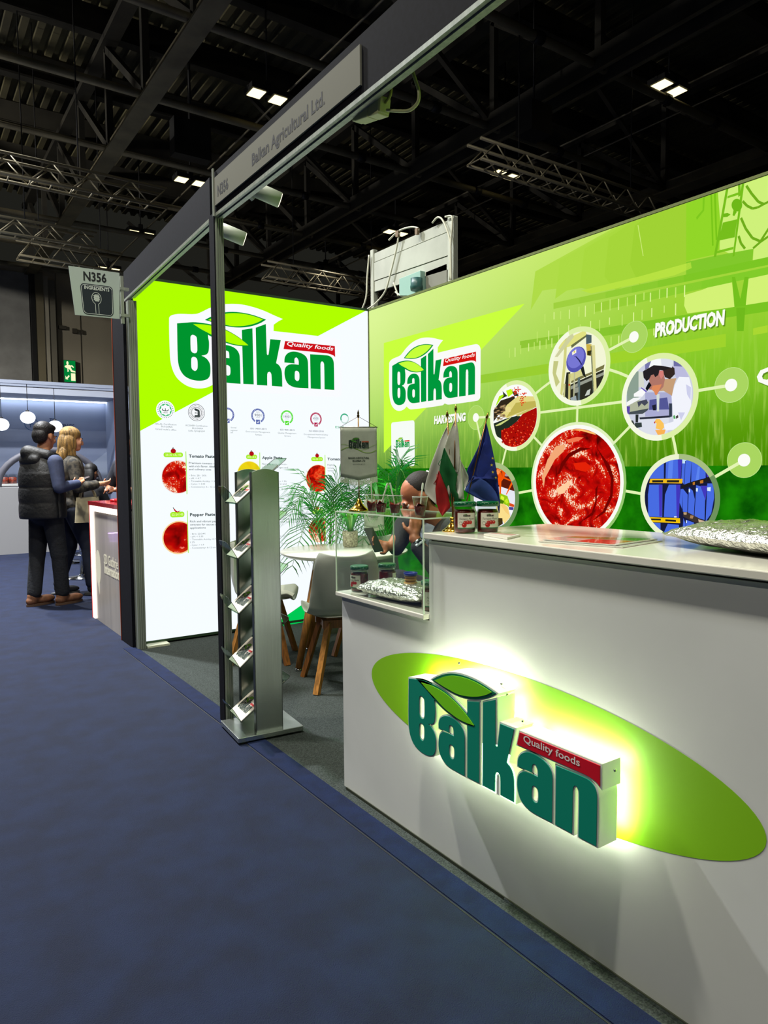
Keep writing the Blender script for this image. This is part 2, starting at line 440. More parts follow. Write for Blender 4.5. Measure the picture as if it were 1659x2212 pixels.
# ---------------------------------------------------------------- the hall: floor, carpets, walls, roof
def plain(name, lo, hi, m, kind='structure'):
    return MB().box(lo, hi).build(name, m, kind=kind)
plain('floor', (-30, -8, -.12), (40, 40, -.006), mat((70, 72, 75), .6, vary=.3, scale=.6))
blue = mat((15, 28, 57), .85, vary=.32, scale=7, bump=.5, bscale=260, spec=.3, c2=(11, 21, 45))
o = MB().box((-9, -4, -.006), (1.455, 5.52, .004)).box((-9, 5.52, -.006), (1.44, 26.9, .003)).build('aisle_carpet', blue)
tag(o, 'blue needle-felt carpet of the aisle in front of the stands', 'carpet')
# its taped edge: a strip of the same felt with an open seam beside it
e = MB()
for y in range(-4, 11):
    a = y*.5; e.box((1.376, a, .004), (1.470, a+.5, .0075))
e.build('edge_strip', mat((15, 29, 63), .85, vary=.3, scale=14, bump=.4, bscale=260, spec=.2, c2=(12, 23, 51)), o)
e = MB().box((1.367, -4, .0035), (1.3715, 5.45, .0052)); e.build('seam', BLACK, o)
grey = mat((74, 80, 78), .95, vary=.35, scale=190, bump=.5, bscale=300, spec=.1, c2=(46, 52, 49))
o = MB().box((1.455, -4, -.006), (3.75, 5.62, .003)).build('stand_carpet', grey)
tag(o, 'grey felt carpet inside the green and white stand', 'carpet')
pu = MB().box((1.44, 5.62, -.006), (9, 24, .003)).build('neighbour_carpet', blue)
tag(pu, 'blue carpet under the neighbouring stands beyond the white lit wall', 'carpet')

wl = mat((168, 160, 140), .8, vary=.1, scale=.7, stretch=(1, 1, .3))
hw = thing('wall_back', None, None, (4, 27, 0), kind='structure')
MB().box((-20, 27, 0), (30, 27.3, 8.3)).build('wall_surface', wl, hw)
for x in (3.0, 4.86, 5.62, 6.9): MB().box((x, 26.97, 0), (x+.012, 27, 8.2)).build('panel_joint', mat((90, 84, 70), .8), hw)
dr = thing('door_1', None, None, (2.2, 27, 0), kind='structure')   # roller shutter
d0, d1 = at_y(62, 600, 26.9).x, at_y(96, 600, 26.9).x
MB().box((-3, 26.9, 0), (4.0, 26.98, 8.05)).build('shutter_curtain', mat((150, 150, 146), .75, vary=.12, scale=2), dr)
for z in (3.78, 4.05, 4.2): MB().box((-3, 26.84, z-.05), (4.05, 26.92, z+.09)).build('shutter_rail', mat((96, 94, 78), .6), dr)
MB().box((4.02, 26.7, 0), (4.16, 27, 8.1)).build('guide_rail', BLACK, dr)
MB().box((4.16, 26.72, 0), (4.42, 27, 8.1)).build('door_frame', mat((120, 112, 88), .7), dr)
MB().box((4.42, 26.76, 0), (4.58, 27, 8.0)).build('door_frame', mat((170, 164, 146), .7), dr)
MB().box((4.58, 26.8, 0), (4.8, 27, 7.9)).build('door_frame', mat((120, 116, 102), .7), dr)

# exit sign high on that wall
ex = thing('exit_sign', 'green lit running-man exit sign on the far hall wall', 'sign', at_y(150, 800, 26.85))
EW = Wall('y', 26.84); q = [EW.uv(*p) for p in ((137, 777), (163, 780), (164, 827), (139, 826))]
ux0, ux1, vz0, vz1 = q[0][0], q[1][0], q[2][1], q[0][1]
MB().box((ux0, 26.84, vz0), (ux1, 26.98, vz1)).build('case', mat((60, 70, 60), .5), ex)
pr = Print(EW.P, .002, .004); g = emi((0, 140, 60), .8); w_ = emi((250, 250, 200), 1.0)
def es(x, y): return (ux0+(ux1-ux0)*x, vz0+(vz1-vz0)*y)
pr.poly([es(.02, .02), es(.98, .02), es(.98, .98), es(.02, .98)], g, 0)
pr.poly([es(*p) for p in circle((.32, .86), .09, 12)], w_, 1)
pr.poly([es(*p) for p in ((.3, .78), (.52, .78), (.66, .6), (.7, .55), (.95, .52), (.97, .46), (.62, .47), (.5, .57), (.36, .62), (.42, .5), (.3, .46), (.3, .62), (.08, .68), (.1, .74))], w_, 1)
pr.poly([es(*p) for p in ((.5, .76), (.7, .78), (.85, .7), (.8, .66), (.66, .72), (.5, .68))], w_, 1)
pr.poly([es(*p) for p in ((.58, .08), (.95, .08), (.95, .42), (.58, .42))], w_, 1)
pr.poly([es(*p) for p in ((.12, .14), (.12, .3), (.22, .22), (.4, .34), (.46, .27), (.28, .15), (.36, .12))], w_, 1)
pr.build('pictogram', ex)
o = MB().box((4.9, 26.9, 6.3), (5.15, 27, 6.42)).box((5.35, 26.9, 6.2), (5.5, 27, 6.36)).box((5.62, 26.9, 6.2), (5.7, 27, 6.34)).build('wall_sensor', mat((70, 66, 56), .6))
tag(o, 'small dark sensor boxes under the hanging number sign on the hall wall', 'sensor')

# roof deck of ribbed sheet
rib = mat((98, 92, 62), .85, vary=.45, scale=.5, c2=(52, 49, 36))
mb = MB(); x = -14.0; vs = []; prof = []
while x < 34: prof += [(x, 11.0), (x+.14, 11.0), (x+.17, 11.12), (x+.29, 11.12)]; x += .32
n = len(prof)
for y in (-2, 28): vs += [(a, y, b) for a, b in prof]
mb.add(vs, [(i, i+1, n+i+1, n+i) for i in range(n-1)])
mb.build('ceiling', rib, kind='structure', fixn=False)
steel = mat((54, 51, 42), .7, .2, vary=.4, scale=1.2)
steel2 = mat((122, 114, 88), .65, .2, vary=.25, scale=1.5)
ORD = 'first second third fourth fifth sixth seventh eighth ninth tenth eleventh twelfth thirteenth fourteenth'.split()
for i in range(10):
    y = 1.6+i*2.6-1.3
    o = MB().box((-14, y-.12, 10.35), (34, y+.12, 10.4)).box((-14, y-.02, 10.4), (34, y+.02, 10.95)).build('roof_purlin', steel)
    tag(o, 'dark deep steel purlin, %s from the near end of the ribbed hall roof' % ORD[i], 'beam', 'roof purlins')
PIPEY = [5.6+2.6*i for i in range(9)]
for i, (bx, wd_, lb) in enumerate(((4.05, .34, 'pale broad roof truss at the upper left of the hall'),
                              (10.2, .42, 'dark middle roof truss running towards the white lit wall'),
                              (15.9, .5, 'roof truss at the right above the green lit wall'),
                              (-2.1, .34, 'roof truss over the photographer'))):
    t = thing('roof_truss', lb, 'roof truss', (bx, 12, 8))
    m = (steel2, steel, steel2, steel)[i]
    if i == 1:
        MB().box((bx-wd_/2, -1, 8.0), (bx-wd_/2+.07, 27, 8.36)).box((bx+wd_/2-.07, -1, 8.0), (bx+wd_/2, 27, 8.36)).build('bottom_chord', m, t)
        MB().box((bx-wd_/2-.03, -1, 7.97), (bx-wd_/2+.02, 27, 8.0)).box((bx+wd_/2-.02, -1, 7.97), (bx+wd_/2+.03, 27, 8.0)).build('flange', steel2, t)
    else:
        MB().box((bx-wd_/2, -1, 8.0), (bx+wd_/2, 27, 8.04)).box((bx-.02, -1, 8.04), (bx+.02, 27, 8.34)).build('bottom_chord', m, t)
    MB().box((bx-.15, -1, 10.2), (bx+.15, 27, 10.34)).build('top_chord', steel, t)
    for j, y in enumerate(PIPEY):
        MB().bar((bx, y, 8.1), (bx, y, 10.25), .13).build('vertical', steel, t)
        if j < 8: MB().bar((bx, y, 8.2), (bx, y+2.6, 10.2), .13).build('diagonal', steel, t)
for j, y in enumerate(PIPEY):
    t = thing('tie_pipe', 'grey steel tie pipe crossing the roof trusses, %s from the near end' % ORD[j], 'pipe', (10, y, 8.15), 'tie pipes of the hall roof')
    MB().tube([(-10, y, 8.16), (30, y, 8.16)], .075, 8).build('pipe', steel2, t)
    for x in (6.9, 8.6, 12.0, 13.6): MB().tube([(x, y, 8.16), (x+.18, y, 8.16)], .1, 8).build('collar', BLACK, t)
    if j % 2 == 0:
        for bx in (10.2, 15.9):
            MB().bar((bx-3.0, y+.0, 10.2), (bx, y, 8.2), .1).build('brace', steel, t)
# thin suspension rails that carry the floods, along the aisle
for x, lb in ((6.55, 'thin cable rail above the aisle carrying the left row of floodlights'), (12.75, 'thin cable rail carrying the right row of floodlights'), (13.6, 'second thin cable rail right of the floodlights')):
    o = MB().tube([(x, 3, 8.62), (x, 26.5, 8.62)], .022, 6).build('cable_rail', mat((120, 114, 96), .5, .4)); tag(o, lb, 'cable')

floodm = led((255, 238, 176), 2.2)
def flood(x, y, z, lb):
    t = thing('floodlight', lb, 'floodlight', (x, y, z))
    for s in (-1, 1):
        a = x+s*.22
        MB().box((a-.17, y-.19, z), (a+.17, y+.19, z+.1)).build('lamp_head', BLACK, t)
        MB().box((a-.13, y-.15, z-.012), (a+.13, y+.15, z-.002)).build('lens', floodm, t)
    MB().box((x-.06, y-.06, z), (x+.06, y+.06, z+.25)).build('bracket', BLACK, t)
    MB().box((x-.4, y-.03, z+.06), (x+.4, y+.03, z+.10)).build('cross_arm', BLACK, t)
    MB().tube([(x, y, z+.2), (x, y, 11.06)], .018, 6).build('hanger', BLACK, t)
for i, (x, y) in enumerate(((6.1, 12.64), (6.25, 17.3), (6.32, 21.8), (6.45, 26.2), (12.2, 8.22), (12.42, 12.77), (12.65, 17.63), (12.7, 21.9))):
    side = 'left' if i < 4 else 'right'; k = i % 4
    flood(x, y, 8.4, 'pair of warm white floodlights, %s in the %s-hand row under the roof' % (('nearest', 'second', 'third', 'farthest')[k], side))

# aluminium lighting trusses
def light_truss(a, b, lb, s=.3):
    t = thing('lighting_truss', lb, 'lighting truss', a)
    a = V(a); b = V(b); L_ = (b-a).length; m = mat((150, 142, 118), .45, .5)
    for dy in (-s/2, s/2):
        for dz in (0, s): MB().tube([a+V((0, dy, dz)), b+V((0, dy, dz))], .026, 6).build('chord', m, t)
    n = max(4, int(L_/.3)); mb = MB()
    for i in range(n):
        p = a.lerp(b, i/n); q = a.lerp(b, (i+1)/n); z0, z1 = (0, s) if i % 2 == 0 else (s, 0)
        for dy in (-s/2, s/2): mb.tube([p+V((0, dy, z0)), q+V((0, dy, z1))], .013, 5)
        mb.tube([p+V((0, -s/2, 0)), p+V((0, s/2, 0))], .012, 5)
    mb.build('lattice', m, t, kind='stuff')
    for f in (.2, .8):
        p = a.lerp(b, f); MB().tube([p+V((0, 0, s)), p+V((0, 0, 5.06))], .012, 5).build('hanger', BLACK, t)
light_truss((-3, 12.75, 6.0), (4.17, 12.9, 6.0), 'aluminium lighting truss at the far left, nearest of three', .32)
light_truss((-3, 15.8, 6.0), (3.68, 15.95, 6.0), 'aluminium lighting truss at the left behind the nearest one', .3)
light_truss((2.4, 17.4, 6.0), (4.6, 17.6, 6.0), 'short aluminium truss just above the hall wall door', .42)
light_truss((7.46, 8.33, 6.0), (12.2, 8.33, 6.0), 'aluminium lighting truss above the green lit wall', .3)
light_truss((7.6, 16.05, 6.0), (11.6, 16.2, 6.0), 'warm-lit aluminium truss above the white lit wall', .36)
spot_lamp('truss_spot', (9.4, 15.6, 6.9), (9.4, 16.1, 6.0), 60, 1.6, .8)
o = MB().box((9.3, 8.9, 7.2), (9.8, 9.3, 7.7)).build('speaker_box', BLACK); tag(o, 'black box speaker hanging under the roof above the right truss', 'speaker')
MB().tube([(9.55, 9.1, 7.68), (9.55, 9.1, 11.06)], .02, 6).build('hanger', BLACK, o)
o = MB().box((5.1, 15.0, 8.0), (5.9, 15.3, 8.75)).build('projector_box', BLACK); tag(o, 'black box hanging below the roof between the left floodlights', 'box')
MB().tube([(5.5, 15.15, 8.73), (5.5, 15.15, 11.06)], .03, 6).build('hanger', BLACK, o)
# ---------------------------------------------------------------- white backlit wall
def cf(ox, oy, s, W_):
    return lambda u, v: W_.uv(ox+u/s, oy+v/s)
w0 = cf(260, 580, 2.9625, WW); w1 = cf(300, 860, 6.144, WW); w2 = cf(480, 860, 6.146, WW)
LIME, GRN, WHT = (176, 255, 0), (0, 148, 46), (243, 249, 255)
wx0 = 1.512
bw = thing('backlit_display', 'white backlit fabric wall with a large green word mark and product list', 'display wall', (2.5, YW, 0))
MB().box((wx0, YW, .02), (XW, YW+.12, WT)).build('light_box', mat((190, 195, 190), .5, .3), bw)
def panel_white():
    m = led(WHT, 1.04); return m
mb = MB(); mb.add([(wx0+.01, YW-.001, .035), (XW-.012, YW-.001, .035), (XW-.012, YW-.001, WT-.015), (wx0+.01, YW-.001, WT-.015)], [(0, 1, 2, 3)])
mb.build('printed_fabric', panel_white(), bw, fixn=False)
mb = MB()
mb.box((wx0-.004, YW-.006, .015), (XW, YW, .035)).box((wx0-.004, YW-.006, WT-.015), (XW, YW, WT+.004)).box((wx0-.004, YW-.006, .015), (wx0+.01, YW, WT))
mb.build('frame', mat((70, 95, 70), .4, .5), bw)
MB().box((1.53, YW-.1, .003), (1.70, YW+.02, .018)).build('foot_plate', mat((226, 230, 205), .5), bw)
pr = Print(WW.P)
lm = emi(LIME); wm = emi((250, 252, 255)); gm = emi(GRN)
pr.poly([(wx0+.01, WT-.015), (XW-.04, WT-.015), w0(1575, 268), w0(95, 1050), (wx0+.01, w0(93, 1051)[1])], lm, 0)
pr.build('lime_field', bw); pr = Print(WW.P)
pr.poly([WW.uv(577, 1359), WW.uv(795, 1206), (XW-.012, .036), (WW.uv(577, 1359)[0], .036)], emi((0, 200, 84)), 0)
pr.build('green_corner', bw)
pr = Print(WW.P)
LGW = lambda x, y: (1.4079*x-.0145*y+1.8527, -.012*x+1.3269*y+2.068)
wordmark(pr, LGW, gm, lm, gm, emi((205, 14, 24)), wm, 2, sticker=wm)
pr.build('word_mark', bw)

tx = emi((40, 62, 58)); tg = emi((118, 132, 120)); pale = emi((165, 176, 168)); pillm = emi((166, 238, 40))
pr = Print(WW.P)
def rad(c, e): return math.hypot(c[0]-e[0], c[1]-e[1])
# certificates
c = w1(352, 158); r = rad(c, w1(352, 33))
pr.poly(circle(c, r, 32), wm, 2); pr.ring(c, r*.62, r*.66, emi((10, 170, 90)), 3)
star = [(c[0]+r*(.62 if i % 2 else .5)*math.cos(i*PI/8+PI/8), c[1]+r*(.62 if i % 2 else .5)*math.sin(i*PI/8+PI/8)) for i in range(16)]
pr.poly(circle(c, r*.62, 24), emi((24, 190, 100)), 3); pr.poly(star, wm, 4)
for i in range(26):
    a = i*2*PI/26; pr.line([(c[0]+r*.76*math.cos(a), c[1]+r*.76*math.sin(a)), (c[0]+r*.86*math.cos(a), c[1]+r*.86*math.sin(a))], r*.07, emi((90, 130, 105)), 3)
pr.line([(c[0]+r*.34, c[1]+r*.05), (c[0]+r*.2, c[1]-r*.08), (c[0]-r*.02, c[1]-r*.08), (c[0]-r*.02, c[1]+r*.18)], r*.07, tx, 5)
pr.line([(c[0]-r*.02, c[1]-r*.1), (c[0]-r*.36, c[1]-r*.02), (c[0]-r*.3, c[1]+r*.14)], r*.07, tx, 5)
pr.text('HALAL', (c[0]-r*.26, c[1]-r*.34), (c[0]+r*.26, c[1]-r*.34), r*.13, tx, 5, .01)
pr.build('certificate', bw); pr = Print(WW.P)
c = w1(763, 192); r = rad(c, w1(763, 78))
pr.poly(circle(c, r, 32), wm, 2)
dk = emi((58, 66, 66))
pr.ring(c, r*.95, r, dk, 3); pr.ring(c, r*.62, r*.66, dk, 3); pr.ring(c, r*.55, r*.58, dk, 3)
pr.poly([(c[0]+r*x, c[1]+r*y) for x, y in ((-.2, .5), (.05, .44), (.34, .3), (.4, .1), (.4, -.5), (-.26, -.52), (-.22, -.3), (.12, -.3), (.14, .14), (-.1, .2), (-.26, .3))], dk, 4)
pr.poly(circle((c[0]-.03*r, c[1]-.05*r), r*.2, 16), wm, 5); pr.text('BG', (c[0]-r*.2, c[1]-r*.13), (c[0]+r*.16, c[1]-r*.13), r*.17, dk, 6, .02)
for i in range(30):
    a = i*2*PI/30; pr.line([(c[0]+r*.75*math.cos(a), c[1]+r*.75*math.sin(a)), (c[0]+r*.85*math.cos(a), c[1]+r*.85*math.sin(a))], r*.06, dk, 4)
pr.build('certificate', bw)
def iso(c, r, col, num):
    m = emi(col); pr = Print(WW.P)
    pr.ring(c, r*.76, r*1.0, m, 2, -1.05, PI+1.05)
    for i in range(20):
        a = -.8+i*(PI+1.6)/19; pr.line([(c[0]+r*.84*math.cos(a), c[1]+r*.84*math.sin(a)), (c[0]+r*.92*math.cos(a), c[1]+r*.92*math.sin(a))], r*.05, wm, 3)
    s = r*.3; b = (c[0], c[1]-r*.83)
    pr.poly([(b[0]-s, b[1]-s), (b[0]+s, b[1]-s), (b[0]+s, b[1]+s), (b[0]-s, b[1]+s)], m, 2)
    pr.line([(b[0]-s*.5, b[1]), (b[0]-s*.1, b[1]-s*.45), (b[0]+s*.6, b[1]+s*.5)], s*.28, wm, 4)
    if num:
        pr.text(num, (c[0]-r*.5, c[1]-r*.08), (c[0]+r*.5, c[1]-r*.08), r*.34, emi((52, 60, 62)), 3, .0)
        pr.text('ISO', (c[0]-r*.24, c[1]+r*.38), (c[0]+r*.24, c[1]+r*.38), r*.22, pale, 3)
        pr.text('CERTIFIED', (c[0]-r*.3, c[1]-r*.3), (c[0]+r*.3, c[1]-r*.3), r*.1, tg, 3)
    pr.build('certificate', bw)
for ux, uy, rr, col, num in ((68, 222, 96, (92, 104, 172), ''), (473, 235, 97, (96, 112, 176), '9001'), (858, 254, 93, (80, 224, 28), '14001'), (1243, 278, 88, (178, 14, 70), '45001')):
    c = w2(ux, uy); iso(c, rad(c, w2(ux, uy-rr)), col, num)
pr = Print(WW.P); c = w0(1434, 960); pr.ring(c, .033, .045, emi((60, 176, 130)), 2, .6, 3.6); pr.ring(c, .036, .046, emi((196, 220, 210)), 2, 3.6, 6.9)
pr.text('ESSC', w0(1375, 1021), w0(1432, 1024), .019, emi((60, 180, 120)), 2, .01); pr.text('22000', w0(1438, 1024), w0(1500, 1028), .019, pale, 2)
pr.build('certificate', bw)
def lines(f, rows, h, m, bold=.0):
    for t, a, b in rows:
        pr = Print(WW.P); pr.text(t, f(*a), f(*b), h, m, 2, bold); pr.build('lettering_line', bw)
lines(w1, (('HALAL Certification', (212, 352), (498, 362)), ('BULGARIA', (296, 386), (446, 394)), ("Grand mufti's office", (220, 420), (496, 434)),
           ('KOSHER Certification', (622, 372), (910, 382)), ('BULGARIA', (708, 410), (850, 414)), ('Sofia Synagogue', (656, 444), (876, 446))), .0125, tg)
lines(w2, (('tional', (112, 398), (186, 402)), ('registrar', (108, 436), (204, 438)), ('IA', (112, 466), (142, 468)),
           ('Environment Management', (314, 452), (634, 464)), ('System', (438, 492), (524, 498)),
           ('Quality Management', (738, 470), (982, 478)), ('System', (824, 508), (906, 514)),
           ('Occupational Health & Safety', (1080, 488), (1404, 496)), ('Management System', (1134, 526), (1366, 534))), .0118, tg)
lines(w2, (('ISO 14001:2015', (372, 414), (586, 420)), ('ISO 9001:2015', (768, 430), (958, 436)), ('ISO 45001:2018', (1152, 446), (1344, 452))), .0135, tx)
# products
lines(w1, (('Tomato Paste', (662, 788), (1008, 792)), ('Pepper Paste', (678, 1566), (1012, 1560))), .0235, tx, .03)
lines(w2, (('Apple Paste', (528, 808), (798, 808)), ('Tomato', (1396, 824), (1580, 826)), ('Passata', (1398, 1522), (1600, 1520))), .0225, tx, .03)
lines(w1, (('Premium tomato concen-', (662, 872), (1130, 884)), ('with rich flavor, ideal for', (662, 916), (1064, 920)), ('and culinary uses', (662, 956), (958, 960)),
           ('Rich and vibrant pepper con-', (678, 1648), (1180, 1645)), ('centrate for sauces and culinary', (678, 1690), (1210, 1685)), ('applications', (678, 1734), (886, 1730))), .0148, emi((84, 100, 92)), .01)
lines(w1, (('- Brix: 28 - 30%', (668, 1036), (894, 1038)), ('- pH: < 4.7', (668, 1074), (820, 1074)), ('- Titratable Acidity: < 3%', (668, 1112), (1030, 1114)), ('- Color: > 2.00', (668, 1150), (878, 1150)), ('- Consistency: 6 - 12 cm', (670, 1188), (1026, 1188)),
           ('- Brix: 22/24%', (682, 1812), (884, 1808)), ('- pH: < 5.30', (682, 1848), (852, 1844)), ('- Titratable Acidity: 0.7', (682, 1886), (1018, 1880)), ('1.2%', (682, 1924), (742, 1922)), ('- Color: > 1.9', (682, 1962), (862, 1956)), ('- Consistency: 6-12 cm', (684, 1998), (1018, 1990))), .0128, tg)
lines(w2, (('Natural apple concen-', (528, 884), (860, 888)), ('trate for beverages and', (528, 928), (872, 932)), ('y: < 3%', (760, 1114), (852, 1114)), ('w and', (762, 1148), (850, 1150)), ('- 15 cm', (756, 1220), (852, 1220)),
           ('o concentrate', (768, 1614), (978, 1612)), ('ideal for sauces', (768, 1652), (998, 1652)), ('y: 0.6 -', (768, 1840), (858, 1838)), ('12 cm', (782, 1940), (856, 1938)),
           ('Highly', (1396, 896), (1480, 898)), ('tomato', (1396, 936), (1486, 938)), ('variety', (1396, 972), (1480, 974)),
           ('- Color: > 1.8', (1410, 1152), (1560, 1152)), ('- Consistency: 5 cm', (1412, 1182), (1640, 1184)), ('0.9%', (1398, 1842), (1452, 1842))), .014, tg)

def paste_mat(base, hi, name, sc=9.0, bright=1.0):
    m = bpy.data.materials.new(name); m.use_nodes = True
    nt = m.node_tree; nt.nodes.clear()
    N = nt.nodes.new; K = nt.links.new
    tc = N('ShaderNodeTexCoord'); n1 = N('ShaderNodeTexNoise'); n1.inputs['Scale'].default_value = sc*.35; n1.inputs['Detail'].default_value = 3; n1.inputs['Distortion'].default_value = 1.2
    n2 = N('ShaderNodeTexNoise'); n2.inputs['Scale'].default_value = sc*4.5; n2.inputs['Detail'].default_value = 4
    K(tc.outputs['Object'], n1.inputs['Vector']); K(tc.outputs['Object'], n2.inputs['Vector'])
    r1 = N('ShaderNodeValToRGB'); r1.color_ramp.elements[0].position = .3; r1.color_ramp.elements[0].color = rgb([v*.42 for v in base])
    r1.color_ramp.elements[1].position = .5; r1.color_ramp.elements[1].color = rgb(base)
    e = r1.color_ramp.elements.new(.72); e.color = rgb((232, 72, 16))
    K(n1.outputs[0], r1.inputs[0])
    ad = N('ShaderNodeMath'); ad.operation = 'MULTIPLY_ADD'; ad.inputs[1].default_value = .75
    K(n1.outputs[0], ad.inputs[2]); K(n2.outputs[0], ad.inputs[0])
    r2 = N('ShaderNodeMapRange'); r2.inputs[1].default_value = .98; r2.inputs[2].default_value = 1.04
    K(ad.outputs[0], r2.inputs[0])
    mx = N('ShaderNodeMix'); mx.data_type = 'RGBA'; mx.inputs[7].default_value = rgb(hi)
    K(r2.outputs[0], mx.inputs[0]); K(r1.outputs[0], mx.inputs[6])
    em = N('ShaderNodeEmission'); em.inputs[1].default_value = bright; o_ = N('ShaderNodeOutputMaterial')
    K(mx.outputs[2], em.inputs[0]); K(em.outputs[0], o_.inputs[0]); m.cycles.emission_sampling = 'NONE'
    return m
PASTE = paste_mat((204, 10, 6), (255, 226, 196), 'tomato_print', 22)
PASTE2 = paste_mat((214, 22, 8), (246, 90, 50), 'paste_print', 40)
def product(f, cxy, top, xcut, m, rim, pill, txt, ln, icon, rimw=1.045):
    pr = Print(WW.P)
    c = f(*cxy); r = rad(c, f(cxy[0], top)); xc = f(xcut, cxy[1])[0]
    conv = [(c[0]-9, c[1]-9), (xc, c[1]-9), (xc, c[1]+9), (c[0]-9, c[1]+9)]
    pr.poly(clip(circle(c, r*rimw, 48), conv), rim, 1); pr.poly(clip(circle(c, r, 48), conv), m, 2)
    a, b = f(*pill[0]), f(*pill[1])
    x0, x1 = min(a[0], b[0]), max(a[0], b[0]); y0, y1 = min(a[1], b[1]), max(a[1], b[1])
    pr.poly(rrect(x0, y0, x1, y1, (y1-y0)*.45), pillm, 1)
    pr.text(txt, (x0+(x1-x0)*.1, y0+(y1-y0)*.3), (x1-(x1-x0)*.08, y0+(y1-y0)*.3), (y1-y0)*.42, emi((226, 250, 150)), 2, .03)
    pr.line([f(*ln[0]), f(*ln[1])], .006, pillm, 3)
    i = f(*icon[0]); s = icon[1]
    if icon[2] == 'chili':
        pr.poly([(i[0]+s*x, i[1]+s*y) for x, y in ((-1.6, .9), (-1.1, .9), (-.6, .1), (.3, -.5), (1.7, .1), (.6, -.9), (-.5, -.8), (-1.2, -.1))], emi((186, 16, 18)), 3)
        pr.line([(i[0]-1.5*s, i[1]+.8*s), (i[0]-1.8*s, i[1]+1.5*s)], s*.3, emi((40, 60, 30)), 3)
    else:
        pr.poly([(i[0]+s*x*1.0, i[1]+s*y*.9) for x, y in circle((0, 0), 1, 16)], emi((176, 18, 22)), 3)
        pr.poly([(i[0]+s*x, i[1]+s*y) for x, y in ((-.6, .75), (0, 1.0), (.6, .75), (.1, .75), (.12, 1.35), (-.1, 1.35))], emi((50, 40, 30)), 4)
    pr.build('product_picture', bw)
product(w1, (520, 1046), 832, 624, PASTE, emi((240, 226, 220)), ((325, 720), (585, 785)), '28-30 CB, HB', ((622, 708), (637, 1275)), ((455, 703), .021, 'tomato'))
product(w1, (530, 1850), 1645, 645, paste_mat((190, 8, 6), (250, 130, 110), 'pepper_print', 7), emi((250, 214, 150)), ((413, 1512), (605, 1577)), '22-24 HB', ((641, 1492), (655, 2055)), ((505, 1492), .017, 'chili'), 1.08)
product(w2, (360, 1010), 842, 497, paste_mat((236, 214, 20), (255, 248, 170), 'apple_print', 6), emi((250, 244, 180)), ((315, 750), (463, 810)), '30-32', ((496, 722), (502, 1300)), ((388, 738), .021, 'tomato'))
product(w2, (1272, 1066), 888, 1362, PASTE2, emi((255, 232, 200)), ((1180, 782), (1336, 838)), '36-38 CB', ((1362, 754), (1368, 1240)), ((1258, 764), .019, 'tomato'))
product(w2, (1290, 1750), 1590, 1366, PASTE, emi((255, 232, 200)), ((1190, 1478), (1340, 1530)), 'CB', ((1366, 1470), (1370, 1900)), ((1258, 1460), .018, 'tomato'))

